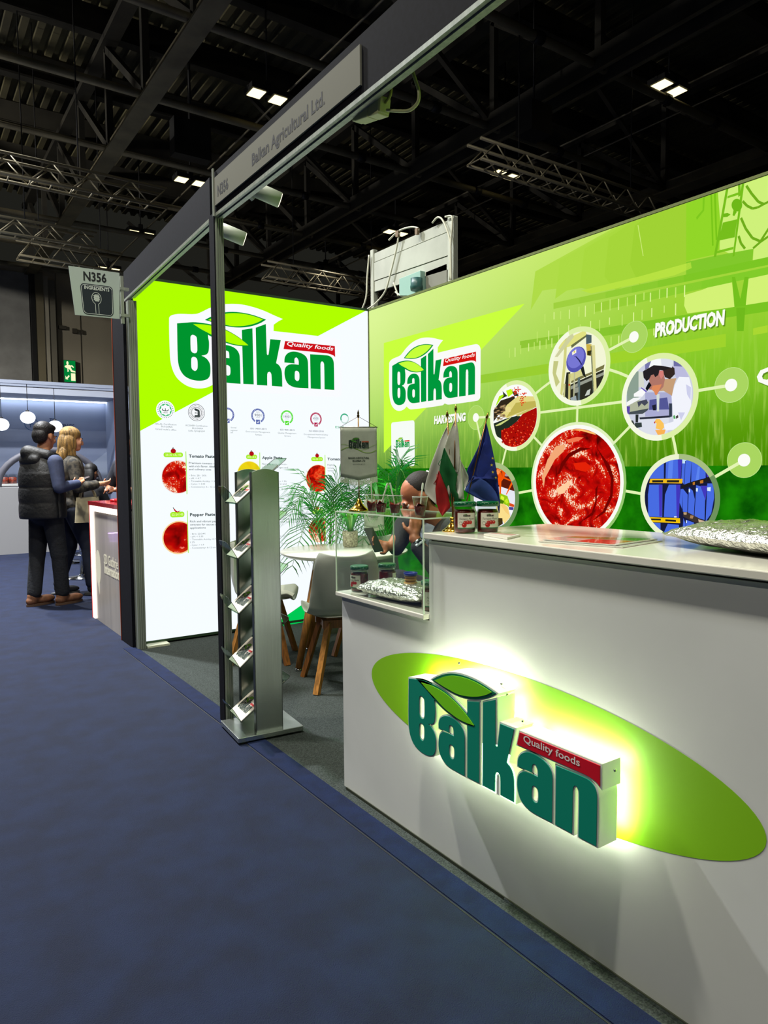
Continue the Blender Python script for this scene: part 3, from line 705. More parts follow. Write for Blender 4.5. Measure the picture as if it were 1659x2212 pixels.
# ---------------------------------------------------------------- green backlit wall
gw = thing('backlit_display', 'green backlit fabric wall with round photos, word mark and crop field print', 'display wall', (XW, 3, 0))
MB().box((XW, -3.4, .02), (XW+.12, YW+.12, WT)).build('light_box', mat((170, 172, 160), .5, .3), gw)
def field_mat():
    m = bpy.data.materials.new('field_print'); m.use_nodes = True
    nt = m.node_tree; nt.nodes.clear(); N = nt.nodes.new; K = nt.links.new
    tc = N('ShaderNodeTexCoord'); sp = N('ShaderNodeSeparateXYZ'); K(tc.outputs['Object'], sp.inputs[0])
    mp = N('ShaderNodeMapping'); mp.inputs['Scale'].default_value = (1, 26, 2.6); K(tc.outputs['Object'], mp.inputs[0])
    n = N('ShaderNodeTexNoise'); n.inputs['Scale'].default_value = 1.6; n.inputs['Detail'].default_value = 6; K(mp.outputs[0], n.inputs['Vector'])
    n0 = N('ShaderNodeTexNoise'); n0.inputs['Scale'].default_value = 1.3; n0.inputs['Detail'].default_value = 4; K(tc.outputs['Object'], n0.inputs['Vector'])
    # height, slightly wavy, drives the colour of the printed landscape
    h = N('ShaderNodeMath'); h.operation = 'MULTIPLY_ADD'; h.inputs[1].default_value = .16; K(n0.outputs[0], h.inputs[0]); K(sp.outputs['Z'], h.inputs[2])
    hm = N('ShaderNodeMapRange'); hm.inputs[1].default_value = 0.08; hm.inputs[2].default_value = 2.90; K(h.outputs[0], hm.inputs[0])
    r = N('ShaderNodeValToRGB'); el = r.color_ramp.elements
    el[0].position = 0; el[0].color = rgb((24, 110, 10)); el[1].position = .478; el[1].color = rgb((70, 136, 2))
    for p, c_ in ((.56, (92, 158, 12)), (.62, (122, 188, 34)), (.70, (140, 204, 42)), (.78, (156, 210, 52)), (.9, (172, 218, 66)), (1.0, (190, 228, 84))):
        e = el.new(p); e.color = rgb(c_)
    K(hm.outputs[0], r.inputs[0])
    # paler towards the corner with the white wall
    px_ = N('ShaderNodeMapRange'); px_.inputs[1].default_value = -.6; px_.inputs[2].default_value = 2.4; K(sp.outputs['Y'], px_.inputs[0])
    zz = N('ShaderNodeMapRange'); zz.inputs[1].default_value = 1.2; zz.inputs[2].default_value = 2.7; K(sp.outputs['Z'], zz.inputs[0])
    mu = N('ShaderNodeMath'); mu.operation = 'MULTIPLY'; K(px_.outputs[0], mu.inputs[0]); K(zz.outputs[0], mu.inputs[1])
    m1 = N('ShaderNodeMix'); m1.data_type = 'RGBA'; m1.inputs[7].default_value = rgb((220, 246, 150)); K(mu.outputs[0], m1.inputs[0]); K(r.outputs[0], m1.inputs[6])
    # upright crop stalks between the hedge line and the boom
    band = N('ShaderNodeMapRange'); band.interpolation_type = 'SMOOTHSTEP'; band.inputs[1].default_value = 2.25; band.inputs[2].default_value = 1.7; K(sp.outputs['Z'], band.inputs[0])
    st = N('ShaderNodeMapRange'); st.inputs[1].default_value = .5; st.inputs[2].default_value = .75; st.inputs[4].default_value = .5; K(n.outputs[0], st.inputs[0])
    m2f = N('ShaderNodeMath'); m2f.operation = 'MULTIPLY'; K(band.outputs[0], m2f.inputs[0]); K(st.outputs[0], m2f.inputs[1])
    m2 = N('ShaderNodeMix'); m2.data_type = 'RGBA'; m2.inputs[7].default_value = rgb((190, 226, 96)); K(m2f.outputs[0], m2.inputs[0]); K(m1.outputs[2], m2.inputs[6])
    # lawn below the printed horizon
    n3 = N('ShaderNodeTexNoise'); n3.inputs['Scale'].default_value = 7; n3.inputs['Detail'].default_value = 6; K(tc.outputs['Object'], n3.inputs['Vector'])
    r3 = N('ShaderNodeValToRGB'); r3.color_ramp.elements[0].position = .32; r3.color_ramp.elements[0].color = rgb((6, 74, 3)); r3.color_ramp.elements[1].position = .7; r3.color_ramp.elements[1].color = rgb((30, 138, 6))
    K(n3.outputs[0], r3.inputs[0])
    lt = N('ShaderNodeMath'); lt.operation = 'LESS_THAN'; lt.inputs[1].default_value = 1.352; K(sp.outputs['Z'], lt.inputs[0])
    m3 = N('ShaderNodeMix'); m3.data_type = 'RGBA'; K(lt.outputs[0], m3.inputs[0]); K(m2.outputs[2], m3.inputs[6]); K(r3.outputs[0], m3.inputs[7])
    em = N('ShaderNodeEmission'); em.inputs[1].default_value = 1.0; o_ = N('ShaderNodeOutputMaterial')
    K(m3.outputs[2], em.inputs[0]); K(em.outputs[0], o_.inputs[0])
    return m
mb = MB(); mb.add([V((XW-.001, y, z))-V((XW, 3, 0)) for y, z in ((YW-.008, .035), (-3.4, .035), (-3.4, WT-.015), (YW-.008, WT-.015))], [(0, 1, 2, 3)])
o = mb.build('printed_fabric', field_mat(), None, fixn=False); o.parent = gw
MB().box((XW-.006, -3.4, .015), (XW, YW, .035)).box((XW-.006, -3.4, WT-.012), (XW+.0, YW, WT+.004)).box((XW-.006, YW-.008, .03), (XW, YW-.0, WT)).build('frame', mat((120, 130, 80), .4, .5), gw)

g6 = cf(1240, 360, 3.96, GW); g7 = cf(1500, 400, 6.912, GW); g4 = cf(790, 640, 4.254, GW)
top = [(-5.5, -1), (5.5, -1), (5.5, WT-.016), (-5.5, WT-.016)]; top = [(-9, -1), (5, -1), (5, WT-.016), (-9, WT-.016)]
pr = Print(GW.P)
def art(f, pts, col, layer=0): pr.poly(clip([f(*p) for p in pts], top), emi(col), layer)
for k, (sx, col) in enumerate(((-330, (176, 220, 72)), (-120, (173, 219, 68)), (90, (170, 217, 63)), (300, (166, 214, 58)), (520, (160, 210, 52)))):
    y0 = 745-.46*sx
    art(g6, [(sx-40, y0+330), (sx, y0), (820, 260), (960, 240), (990, 480), (980, 620), (1000, 820), (850, 880), (560, 950), (sx+60, 1060)], col, 0 if k == 0 else k*.15)
def fade(f, a, b, c0, c1, layer, n=9):
    """a printed band between two edges that melts into the background at its left end"""
    for i in range(n):
        t0, t1 = i/n, (i+1)/n; L = lambda e, t: (e[0][0]+(e[1][0]-e[0][0])*t, e[0][1]+(e[1][1]-e[0][1])*t)
        k = min(1, (i+.5)/n*1.5); art(f, [L(a, t0), L(a, t1), L(b, t1), L(b, t0)], tuple(int(c0[q]+(c1[q]-c0[q])*k) for q in range(3)), layer)
art(g6, [(60, 1060), (560, 940), (1000, 818), (1008, 868), (860, 930), (560, 1000), (150, 1085)], (184, 226, 66), 1)
art(g6, [(545, 500), (552, 500), (596, 765), (590, 765)], (206, 236, 120), 1)
art(g7, [(345, 40), (1099, -200), (1400, -200), (1400, 1000), (970, 1110), (875, 1120), (885, 950), (640, 1000), (600, 1050), (380, 960), (385, 500)], (207, 241, 122), 0)
art(g7, [(-120, 120), (345, 0), (385, 500), (385, 830), (370, 960), (290, 1040), (-120, 1130)], (146, 214, 40), 1)
art(g7, [(240, 20), (262, 15), (290, 900), (268, 910)], (120, 196, 24), 2); art(g7, [(290, 10), (320, 5), (345, 820), (322, 820)], (120, 196, 24), 2)
art(g7, [(130, 60), (165, 50), (150, 380), (40, 520), (30, 480), (125, 370)], (126, 200, 30), 2)
art(g7, [(-120, 1150), (290, 1060), (885, 950), (870, 1120), (500, 1222), (-120, 1340)], (130, 200, 44), 1)
art(g7, [(490, -20), (528, -30), (330, 1070), (292, 1080)], (118, 190, 28), 3); art(g7, [(716, -60), (756, -70), (602, 1060), (574, 1070)], (118, 190, 28), 3)
art(g7, [(655, -20), (692, -30), (700, 150), (660, 180)], (118, 190, 28), 3)
art(g7, [(500, 165), (700, 95), (700, 135), (495, 200)], (122, 194, 30), 3); art(g7, [(430, 560), (645, 510), (605, 780), (365, 830)], (118, 190, 28), 3); art(g7, [(340, 985), (590, 920), (585, 960), (340, 1020)], (122, 194, 30), 3)
art(g7, [(640+80*math.cos(a*.35), 300+95*math.sin(a*.35)) for a in range(18)], (110, 184, 24), 4); art(g7, [(590, 370), (640, 400), (600, 465), (575, 450)], (110, 184, 24), 4)
art(g7, [(430, 430), (500, 415), (545, 440), (500, 475), (440, 480)], (110, 184, 24), 4)
fade(g7, ((-2100, 1760), (1400, 1010)), ((-2100, 1850), (1400, 1130)), (164, 210, 66), (124, 198, 36), 2)
fade(g7, ((-1500, 1770), (1400, 1160)), ((-1500, 1900), (1400, 1270)), (158, 208, 58), (130, 204, 42), 2)
art(g7, [(-140, 1640), (130, 1560), (270, 1500), (560, 1430), (605, 1820), (-100, 1915), (-150, 1800)], (212, 242, 118), 1); art(g7, [(810, 1385), (1099, 1330), (1400, 1280), (1400, 1700), (770, 1795)], (212, 242, 118), 1)
art(g7, [(565, 1370), (612, 1370), (690, 1700), (755, 1370), (816, 1370), (770, 1800), (602, 1820)], (116, 192, 30), 3)
fade(g7, ((-2600, 2330), (1400, 1690)), ((-2600, 2440), (1400, 1840)), (146, 200, 56), (122, 196, 34), 2)
art(g7, [(630, 1830), (765, 1830), (740, 2180), (640, 2180)], (112, 186, 28), 3)
art(g7, [(880, 2140), (1099, 2090), (1099, 2200), (880, 2240)], (170, 216, 50), 2); fade(g6, ((-900, 1800), (1300, 1430)), ((-900, 1870), (1300, 1540)), (150, 204, 54), (160, 212, 44), 1)
for pts in (((780, 10), (860, 130), (960, 250), (1040, 285), (1130, 240)), ((725, 240), (790, 310), (870, 350), (950, 335), (1040, 285)), ((700, 490), (770, 650), (870, 790), (990, 840), (1120, 640)), ((665, 760), (700, 870), (760, 950)), ((880, 945), (990, 850), (1120, 760))):
    pr.line([g7(*p) for p in pts], .012, emi((110, 172, 26)), 3)
rr = random.Random(3); dm = emi((222, 244, 150)); dm2 = emi((196, 232, 110))
for a, b, n, hh in (((-250, 1260), (1000, 1000), 18, 60), ((-330, 1420), (940, 1160), 14, 60), ((300, 1460), (900, 1340), 8, 60), ((-560, 1560), (-80, 1440), 9, 50)):
    for i in range(n):
        t = (i+rr.random()*.3)/n; x = a[0]+(b[0]-a[0])*t; y = a[1]+(b[1]-a[1])*t+rr.uniform(-8, 8)
        p = g6(x, y); q = g6(x, y+hh+rr.random()*40); pr.line([p, (p[0], q[1])], .007, dm if i % 2 else dm2, 4)
pr.poly([g4(170, 430), g4(1465, 68), g4(170, 1440)], emi((202, 255, 62)), 5)
x0, y1 = g4(238, 1160); x1, y0 = g4(455, 1560)
pr.poly(rrect(x0, y0, x1, y1, .025), emi((246, 252, 246)), 6)
pr.build('field_artwork', gw)
pr = Print(GW.P, base=.006)
gm2 = emi((0, 152, 60))
wordmark(pr, lambda x, y: (-5.128+1.0816*x, 1.9066+1.0816*y), gm2, emi((198, 255, 58)), gm2, emi((214, 20, 14)), emi((255, 250, 245)), 1, sticker=emi((250, 251, 248)))
xm = (x0+x1)/2; wordmark(pr, lambda x, y: (xm-.1+.2*x, (y0+y1)/2-.03+.2*y), gm2, emi((150, 210, 60)), gm2, emi((214, 60, 30)), emi((255, 250, 245)), 1, simple=True)
pr.build('word_mark', gw)
sh = emi((92, 140, 26)); wt = emi((252, 253, 246))
def head(t, a, b, h, bold=.055):
    pr = Print(GW.P, base=.006); pr.text(t, (a[0]+h*.08, a[1]-h*.1), (b[0]+h*.08, b[1]-h*.1), h, sh, 1, bold, .08); pr.text(t, a, b, h, wt, 2, bold, .08); pr.build('heading', gw)
head('HARVESTING', g4(635, 1172), g4(925, 1142), .062)
head('PRODUCTION', g6(697, 1454), g6(1296, 1345), .075)
qa = GW.uv(1636, 829); head('QA', qa, (qa[0]+.19, qa[1]), .075)
head('P', GW.uv(921, 1032), (GW.uv(921, 1032)[0]+.05, GW.uv(921, 1032)[1]), .062)

# links and nodes of the diagram
pr = Print(GW.P, base=.0062); lk = emi((228, 244, 180)); lk2 = emi((196, 232, 140))
CI = {'pipes': (-3.065, 1.994, .249, .217), 'lab': (-2.482, 1.748, .249, .217), 'tomatoes': (-3.632, 1.717, .248, .219),
      'paste': (-3.078, 1.253, .388, .35), 'barrels': (-2.345, 1.173, .247, .217), 'vegetables': (-3.84, 1.133, .258, .219)}
def node(px, py, r=.033, halo=.092):
    c = GW.uv(px, py); pr.poly(circle(c, halo, 32), emi((170, 214, 96)), 0); pr.ring(c, halo*.97, halo, lk2, 1); pr.poly(circle(c, r, 24), wt, 3); return c
P1 = node(1371, 728); P2 = node(1581, 832); P3 = node(1609, 994); P0 = node(1029.5, 902)
ctr = {k: v[:2] for k, v in CI.items()}
for a, b in ((P1, ctr['pipes']), (P2, ctr['lab']), (P3, ctr['barrels']), (P0, ctr['tomatoes']), (ctr['tomatoes'], ctr['lab']), (ctr['pipes'], ctr['paste']), (ctr['paste'], ctr['lab']), (ctr['tomatoes'], ctr['paste']), (ctr['tomatoes'], ctr['vegetables']), (ctr['vegetables'], ctr['paste']), (ctr['paste'], (ctr['barrels'][0], 1.16)), (P0, GW.uv(1043, 965))):
    pr.line([a, b], .017, lk, 2)
def arc(a, b, s):
    a = V(a); b = V(b); m = (a+b)/2; n = V((-(b-a).y, (b-a).x))*s
    pr.line([a*(1-t)**2+(m+n)*(2*t*(1-t))+b*t*t for t in [i/10 for i in range(11)]], .017, lk, 2)
arc(ctr['tomatoes'], ctr['pipes'], .12); arc(ctr['pipes'], ctr['lab'], .16); arc(ctr['lab'], ctr['barrels'], .14)
pr.build('diagram_lines', gw)

def photo(key, bg, lb):
    c = CI[key]; p = Print(GW.P, base=.0095)
    cl = circle(c[:2], c[3], 56)
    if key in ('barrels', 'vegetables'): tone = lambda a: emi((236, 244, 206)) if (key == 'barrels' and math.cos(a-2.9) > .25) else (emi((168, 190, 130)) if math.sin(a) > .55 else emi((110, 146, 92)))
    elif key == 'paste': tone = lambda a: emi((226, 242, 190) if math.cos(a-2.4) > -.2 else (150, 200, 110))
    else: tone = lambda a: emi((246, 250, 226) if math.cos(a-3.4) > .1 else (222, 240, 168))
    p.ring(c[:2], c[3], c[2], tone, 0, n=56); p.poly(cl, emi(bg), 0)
    def A(f, pts, col, layer=1, m=None):
        q = clip([f(*t) for t in pts], cl)
        if len(q) > 2: p.poly(q, m or emi(col), layer)
    return p, cl, A, c
def fin(p, nm, lb=None):
    p.build(nm, gw, lb)
# pipes and a blue drum
p, cl, A, c = photo('pipes', (244, 246, 214), '')
f = cf(1180, 690, 11.06, GW)
A(f, [(330, 560), (950, 260), (1000, 380), (620, 640), (320, 720)], (226, 226, 130)); A(f, [(620, 620), (1000, 360), (1000, 410), (630, 690)], (104, 110, 70), 2)
A(f, [(600, 1560), (1400, 1200), (1400, 1600), (1100, 2000), (500, 2000)], (44, 44, 34), 1); A(f, [(610, 1600), (1400, 1260), (1400, 1330), (610, 1680)], (150, 154, 140), 2)
A(f, [(620, 1450), (1100, 1260), (1250, 1160), (1420, 1080), (1400, 1180), (620, 1530)], (120, 116, 70), 2)
for q, col in ((((205, 1000), (320, 1000), (260, 1300), (350, 1500), (260, 1620), (180, 1280)), (196, 200, 130)), (((470, 480), (530, 440), (500, 1100), (410, 1830), (355, 1830), (430, 1100)), (210, 210, 130)), (((560, 400), (660, 330), (690, 420), (300, 900), (230, 900)), (206, 208, 160)), (((1090, 620), (1190, 620), (1240, 1900), (1160, 1900)), (222, 218, 150)), (((1085, 640), (1115, 640), (1170, 1760), (1140, 1760)), (90, 104, 90))):
    A(f, q, col, 3)
A(f, [(980, 360), (1110, 380), (1110, 560), (980, 600)], (76, 96, 104), 3); A(f, [(980, 590), (1110, 600), (1110, 880), (1000, 860)], (206, 178, 70), 3); A(f, [(1010, 760), (1110, 740), (1090, 870), (1010, 860)], (50, 48, 24), 4)
A(f, [(510, 1270), (600, 1260), (600, 1960), (420, 1800), (480, 1500)], (40, 44, 34), 2); A(f, [(560, 1300), (610, 1300), (600, 1960), (550, 1940)], (196, 190, 120), 3); A(f, [(440, 1540), (490, 1540), (470, 1900), (430, 1880)], (200, 200, 140), 3)
A(f, [(700, 1640), (800, 1620), (800, 1740), (700, 1770)], (150, 154, 140), 4); A(f, [(780, 1400), (840, 1380), (830, 1960), (780, 1960)], (92, 110, 112), 3); A(f, [(690, 1270), (720, 1270), (700, 1960), (670, 1960)], (190, 190, 150), 4)
A(f, [(600, 1300), (880, 1200), (900, 1330), (620, 1480)], (214, 210, 140), 3); A(f, [(840, 1160), (920, 1120), (980, 1400), (900, 1330)], (30, 34, 30), 4)
A(f, [(1010, 1700), (1090, 1660), (1060, 1800), (950, 1830)], (200, 206, 196), 4); A(f, [(600, 1880), (740, 1820), (760, 1960), (640, 1960)], (150, 164, 170), 4)
A(f, [(565, 1545), (600, 1545), (590, 1590), (565, 1590)], (214, 40, 20), 5)
dr_ = [(745+235*math.cos(a*.262)*1.0-20*math.sin(a*.262), 960+305*math.sin(a*.262)-60*math.cos(a*.262)) for a in range(24)]
A(f, dr_, (84, 84, 178), 5); A(f, [(740+(x-750)*.86, 915+(y-960)*.82) for x, y in dr_], (120, 120, 212), 6); A(f, [(650, 790), (750, 715), (750, 800), (655, 860)], (250, 246, 226), 7); A(f, [(690, 770), (720, 750), (720, 790), (695, 805)], (220, 196, 40), 8)
A(f, [(690, 880), (760, 890), (840, 980), (890, 1080), (870, 1090), (800, 980), (740, 905)], (36, 36, 90), 7)
fin(p, 'round_photo', 'round print of steel pipes with a blue drum')
# laboratory
p, cl, A, c = photo('lab', (206, 210, 226), '')
f = cf(1335, 750, 9.217, GW)
A(f, [(200, 500), (430, 480), (430, 1100), (200, 1150)], (140, 160, 146)); A(f, [(560, 330), (700, 240), (690, 400), (560, 460)], (120, 120, 172), 1); A(f, [(1130, 240), (1320, 340), (1300, 390), (1130, 380)], (110, 110, 164), 1)
A(f, [(1090, 380), (1330, 390), (1430, 590), (1180, 620)], (188, 188, 222), 1); A(f, [(430, 480), (530, 500), (540, 800), (430, 800)], (214, 218, 206)); A(f, [(560, 900), (1090, 900), (1090, 1380), (560, 1380)], (170, 172, 210)); A(f, [(650, 1050), (1000, 1000), (1040, 1240), (640, 1250)], (84, 88, 150), 2); A(f, [(700, 1160), (780, 1140), (780, 1260), (720, 1260)], (30, 32, 46), 3); A(f, [(790, 940), (850, 930), (840, 1280), (800, 1280)], (214, 222, 214), 3)
A(f, [(450, 1400), (1060, 1360), (1060, 1400), (460, 1440)], (40, 44, 60), 3); A(f, [(1040, 1120), (1100, 1120), (1100, 1380), (1040, 1400)], (50, 60, 76), 3)
A(f, [(420, 1440), (1040, 1400), (1000, 1800), (500, 1760)], (220, 224, 236), 2)
A(f, [(1240, 590), (1440, 600), (1490, 800), (1480, 1200), (1380, 1480), (1200, 1640), (960, 1660), (940, 1540), (1130, 1480), (1110, 1200), (1090, 980), (1160, 740)], (242, 244, 252), 4); A(f, [(1380, 740), (1480, 800), (1470, 1060), (1400, 940)], (206, 208, 236), 5); A(f, [(1220, 1300), (1360, 1300), (1280, 1460), (1260, 1400)], (206, 208, 236), 5)
A(f, [(930, 640), (1190, 620), (1140, 760), (1100, 970), (930, 870), (860, 880)], (198, 158, 120), 5)
A(f, [(1030, 330), (1150, 420), (1160, 540), (1060, 640), (960, 600), (900, 420)], (52, 40, 36), 5)
A(f, [(640, 640), (690, 560), (820, 470), (930, 470), (960, 640), (930, 790), (830, 900), (800, 955), (765, 950), (752, 900), (705, 850), (640, 845), (672, 760)], (176, 118, 104), 6); A(f, [(690, 830), (720, 770), (900, 740), (830, 900), (800, 955), (765, 950), (752, 900), (705, 850)], (222, 138, 92), 7)
A(f, [(525, 485), (600, 430), (740, 360), (900, 370), (1090, 415), (940, 470), (860, 460), (830, 560), (770, 600), (740, 545), (690, 560), (650, 640), (600, 680), (540, 610)], (36, 32, 36), 8); A(f, [(850, 470), (930, 470), (940, 560), (890, 640), (850, 560)], (214, 126, 120), 9)
A(f, [(515, 492), (640, 420), (700, 255), (820, 200), (960, 180), (1130, 240), (1105, 412), (900, 372), (740, 362), (600, 440)], (246, 249, 252), 9); A(f, [(880, 200), (1130, 240), (1105, 412), (900, 372)], (222, 226, 238), 10)
A(f, [(580, 820), (650, 690), (700, 760), (610, 880)], (18, 20, 28), 10); A(f, [(495, 800), (610, 880), (590, 900), (490, 820)], (100, 84, 186), 10)
A(f, [(345, 930), (500, 830), (580, 900), (510, 990), (345, 990)], (250, 250, 250), 8); A(f, [(200, 1100), (340, 1010), (500, 1000), (430, 1060), (200, 1180)], (244, 246, 246), 8); A(f, [(200, 1180), (430, 1060), (640, 1080), (640, 1240), (290, 1300), (240, 1330)], (176, 182, 156), 7); A(f, [(270, 1290), (640, 1220), (620, 1260), (520, 1330), (240, 1340)], (70, 78, 84), 9)
A(f, [(415, 1090), (600, 1040), (630, 1110), (560, 1170), (500, 1120), (440, 1200)], (70, 74, 90), 9); A(f, [(205, 1180), (270, 1180), (260, 1330), (210, 1330)], (90, 70, 170), 9)
A(f, [(380, 1340), (440, 1340), (430, 1500), (380, 1500)], (40, 46, 44), 9); A(f, [(370, 1510), (500, 1500), (510, 1590), (390, 1610), (360, 1560)], (52, 64, 62), 9); A(f, [(290, 1460), (330, 1460), (370, 1550), (330, 1540)], (60, 70, 60), 9)
A(f, [(750, 1500), (790, 1430), (860, 1430), (940, 1520), (950, 1600), (900, 1650), (780, 1620), (800, 1520)], (252, 196, 90), 9); A(f, [(770, 1650), (980, 1640), (950, 1740), (830, 1760)], (250, 178, 84), 9); A(f, [(745, 1500), (775, 1470), (770, 1530)], (190, 40, 50), 10)
A(f, [(1130, 1370), (1160, 1350), (1180, 1420), (1140, 1430)], (80, 170, 90), 9); A(f, [(1180, 1380), (1225, 1350), (1235, 1400), (1190, 1430)], (70, 60, 64), 9)
fin(p, 'round_photo', 'round print of a lab worker in white bending over a microscope')
# tomato harvest
p, cl, A, c = photo('tomatoes', (250, 252, 250), '')
f = cf(1050, 810, 12.29, GW)
A(f, [(500, 780), (900, 560), (1320, 570), (1370, 850), (1100, 930), (600, 1150), (400, 1080)], (228, 216, 130)); A(f, [(820, 740), (1340, 690), (1360, 850), (1060, 940), (560, 1130)], (192, 180, 84), 2); A(f, [(500, 830), (680, 850), (680, 980), (520, 1000)], (236, 222, 146), 3)
A(f, [(230, 940), (420, 680), (780, 560), (800, 620), (580, 800), (480, 1000), (360, 1060), (230, 1240)], (48, 40, 26), 3)
rr = random.Random(5)
for i in range(26):
    x, y = rr.uniform(240, 480), rr.uniform(800, 1200); A(f, [(x, y), (x+70, y-15), (x+80, y+20), (x+10, y+30)], rr.choice(((160, 130, 90), (96, 76, 50), (200, 180, 130))), 4)
A(f, [(270, 860), (380, 560), (540, 500), (520, 560), (420, 650), (330, 780)], (178, 238, 20), 4); A(f, [(560, 420), (700, 370), (760, 480), (620, 590)], (196, 246, 30), 4); A(f, [(470, 430), (560, 520), (600, 560), (420, 640), (500, 560)], (40, 54, 24), 5); A(f, [(720, 440), (840, 440), (900, 560), (780, 560)], (50, 50, 36), 4)
A(f, [(230, 1290), (560, 1160), (860, 1080), (960, 1100), (700, 1420), (430, 1480), (440, 1700), (300, 1620)], (34, 46, 34), 4); A(f, [(280, 1340), (720, 1110), (620, 1200), (420, 1330), (300, 1360)], (206, 216, 130), 5); A(f, [(820, 1060), (1180, 900), (1360, 850), (1170, 960), (880, 1100)], (206, 200, 110), 5)
A(f, [(430, 1470), (640, 1400), (860, 1230), (1000, 1040), (1380, 860), (1400, 1300), (1200, 1700), (860, 1960), (560, 1900), (440, 1700)], (168, 14, 8), 5)
reds = [(214, 26, 12), (232, 60, 20), (190, 12, 8), (240, 90, 40), (120, 6, 4)]
for i in range(190):
    t = rr.random(); x, y = rr.uniform(440, 1360), rr.uniform(900, 1920)
    if y < 1500-(x-430)*.62: continue
    s = 9+max(0, (y-1100))/800*20; A(f, [(x+s*math.cos(k), y+s*math.sin(k)) for k in range(6)], rr.choice(reds), 6+i % 3)
    if i % 2: A(f, [(x-s*.3+s*.28*math.cos(k*1.6), y-s*.3+s*.28*math.sin(k*1.6)) for k in range(4)], (255, 200, 170), 9)
for i in range(70):
    t = rr.random(); x, y = (rr.gauss(850, 45), rr.gauss(420, 60)) if i < 34 else (rr.gauss(1030-t*50, 35), 480+t*340)
    A(f, [(x+16*math.cos(k), y+16*math.sin(k)) for k in range(6)], rr.choice(reds[:4]), 6+i % 3)
fin(p, 'round_photo', 'round print of tomatoes pouring from a harvester')
# bowl of paste, the largest
p, cl, A, c = photo('paste', (250, 250, 246), '')
f = cf(1140, 900, 7.541, GW)
p.ring(c[:2], c[3], c[3]+.02, emi((250, 252, 244)), 1); p.poly(circle(c[:2], c[3]*.985, 56), PASTE, 1)
dk = emi((112, 4, 2)); hi_ = emi((255, 206, 160)); md = emi((228, 34, 8))
for pts, m_, l in ((((500, 940), (560, 760), (680, 600), (880, 500), (1060, 520), (880, 560), (700, 660), (600, 800), (540, 930)), dk, 2), (((1140, 500), (1240, 640), (1360, 800), (1420, 1000), (1400, 1300), (1280, 1560), (1060, 1700), (1240, 1540), (1360, 1280), (1370, 1000), (1260, 740)), dk, 2), (((1120, 1180), (1160, 1120), (1140, 1400), (1080, 1600), (860, 1730), (1060, 1560), (1120, 1380)), dk, 3),
                 (((480, 480), (640, 450), (600, 570), (460, 700), (300, 1000), (280, 1160), (250, 980), (340, 700)), emi((244, 170, 120)), 3), (((480, 1180), (720, 1030), (700, 1130), (600, 1250), (520, 1270)), hi_, 3), (((640, 380), (820, 330), (930, 340), (840, 400), (680, 430)), emi((240, 120, 80)), 3), (((700, 215), (900, 200), (1100, 260), (1130, 300), (900, 235)), emi((255, 190, 110)), 2), (((760, 760), (960, 740), (1060, 820), (960, 900), (800, 860)), md, 3)):
    A(f, pts, None, l, m_)
fin(p, 'round_photo', 'large round print of a bowl of red tomato paste')
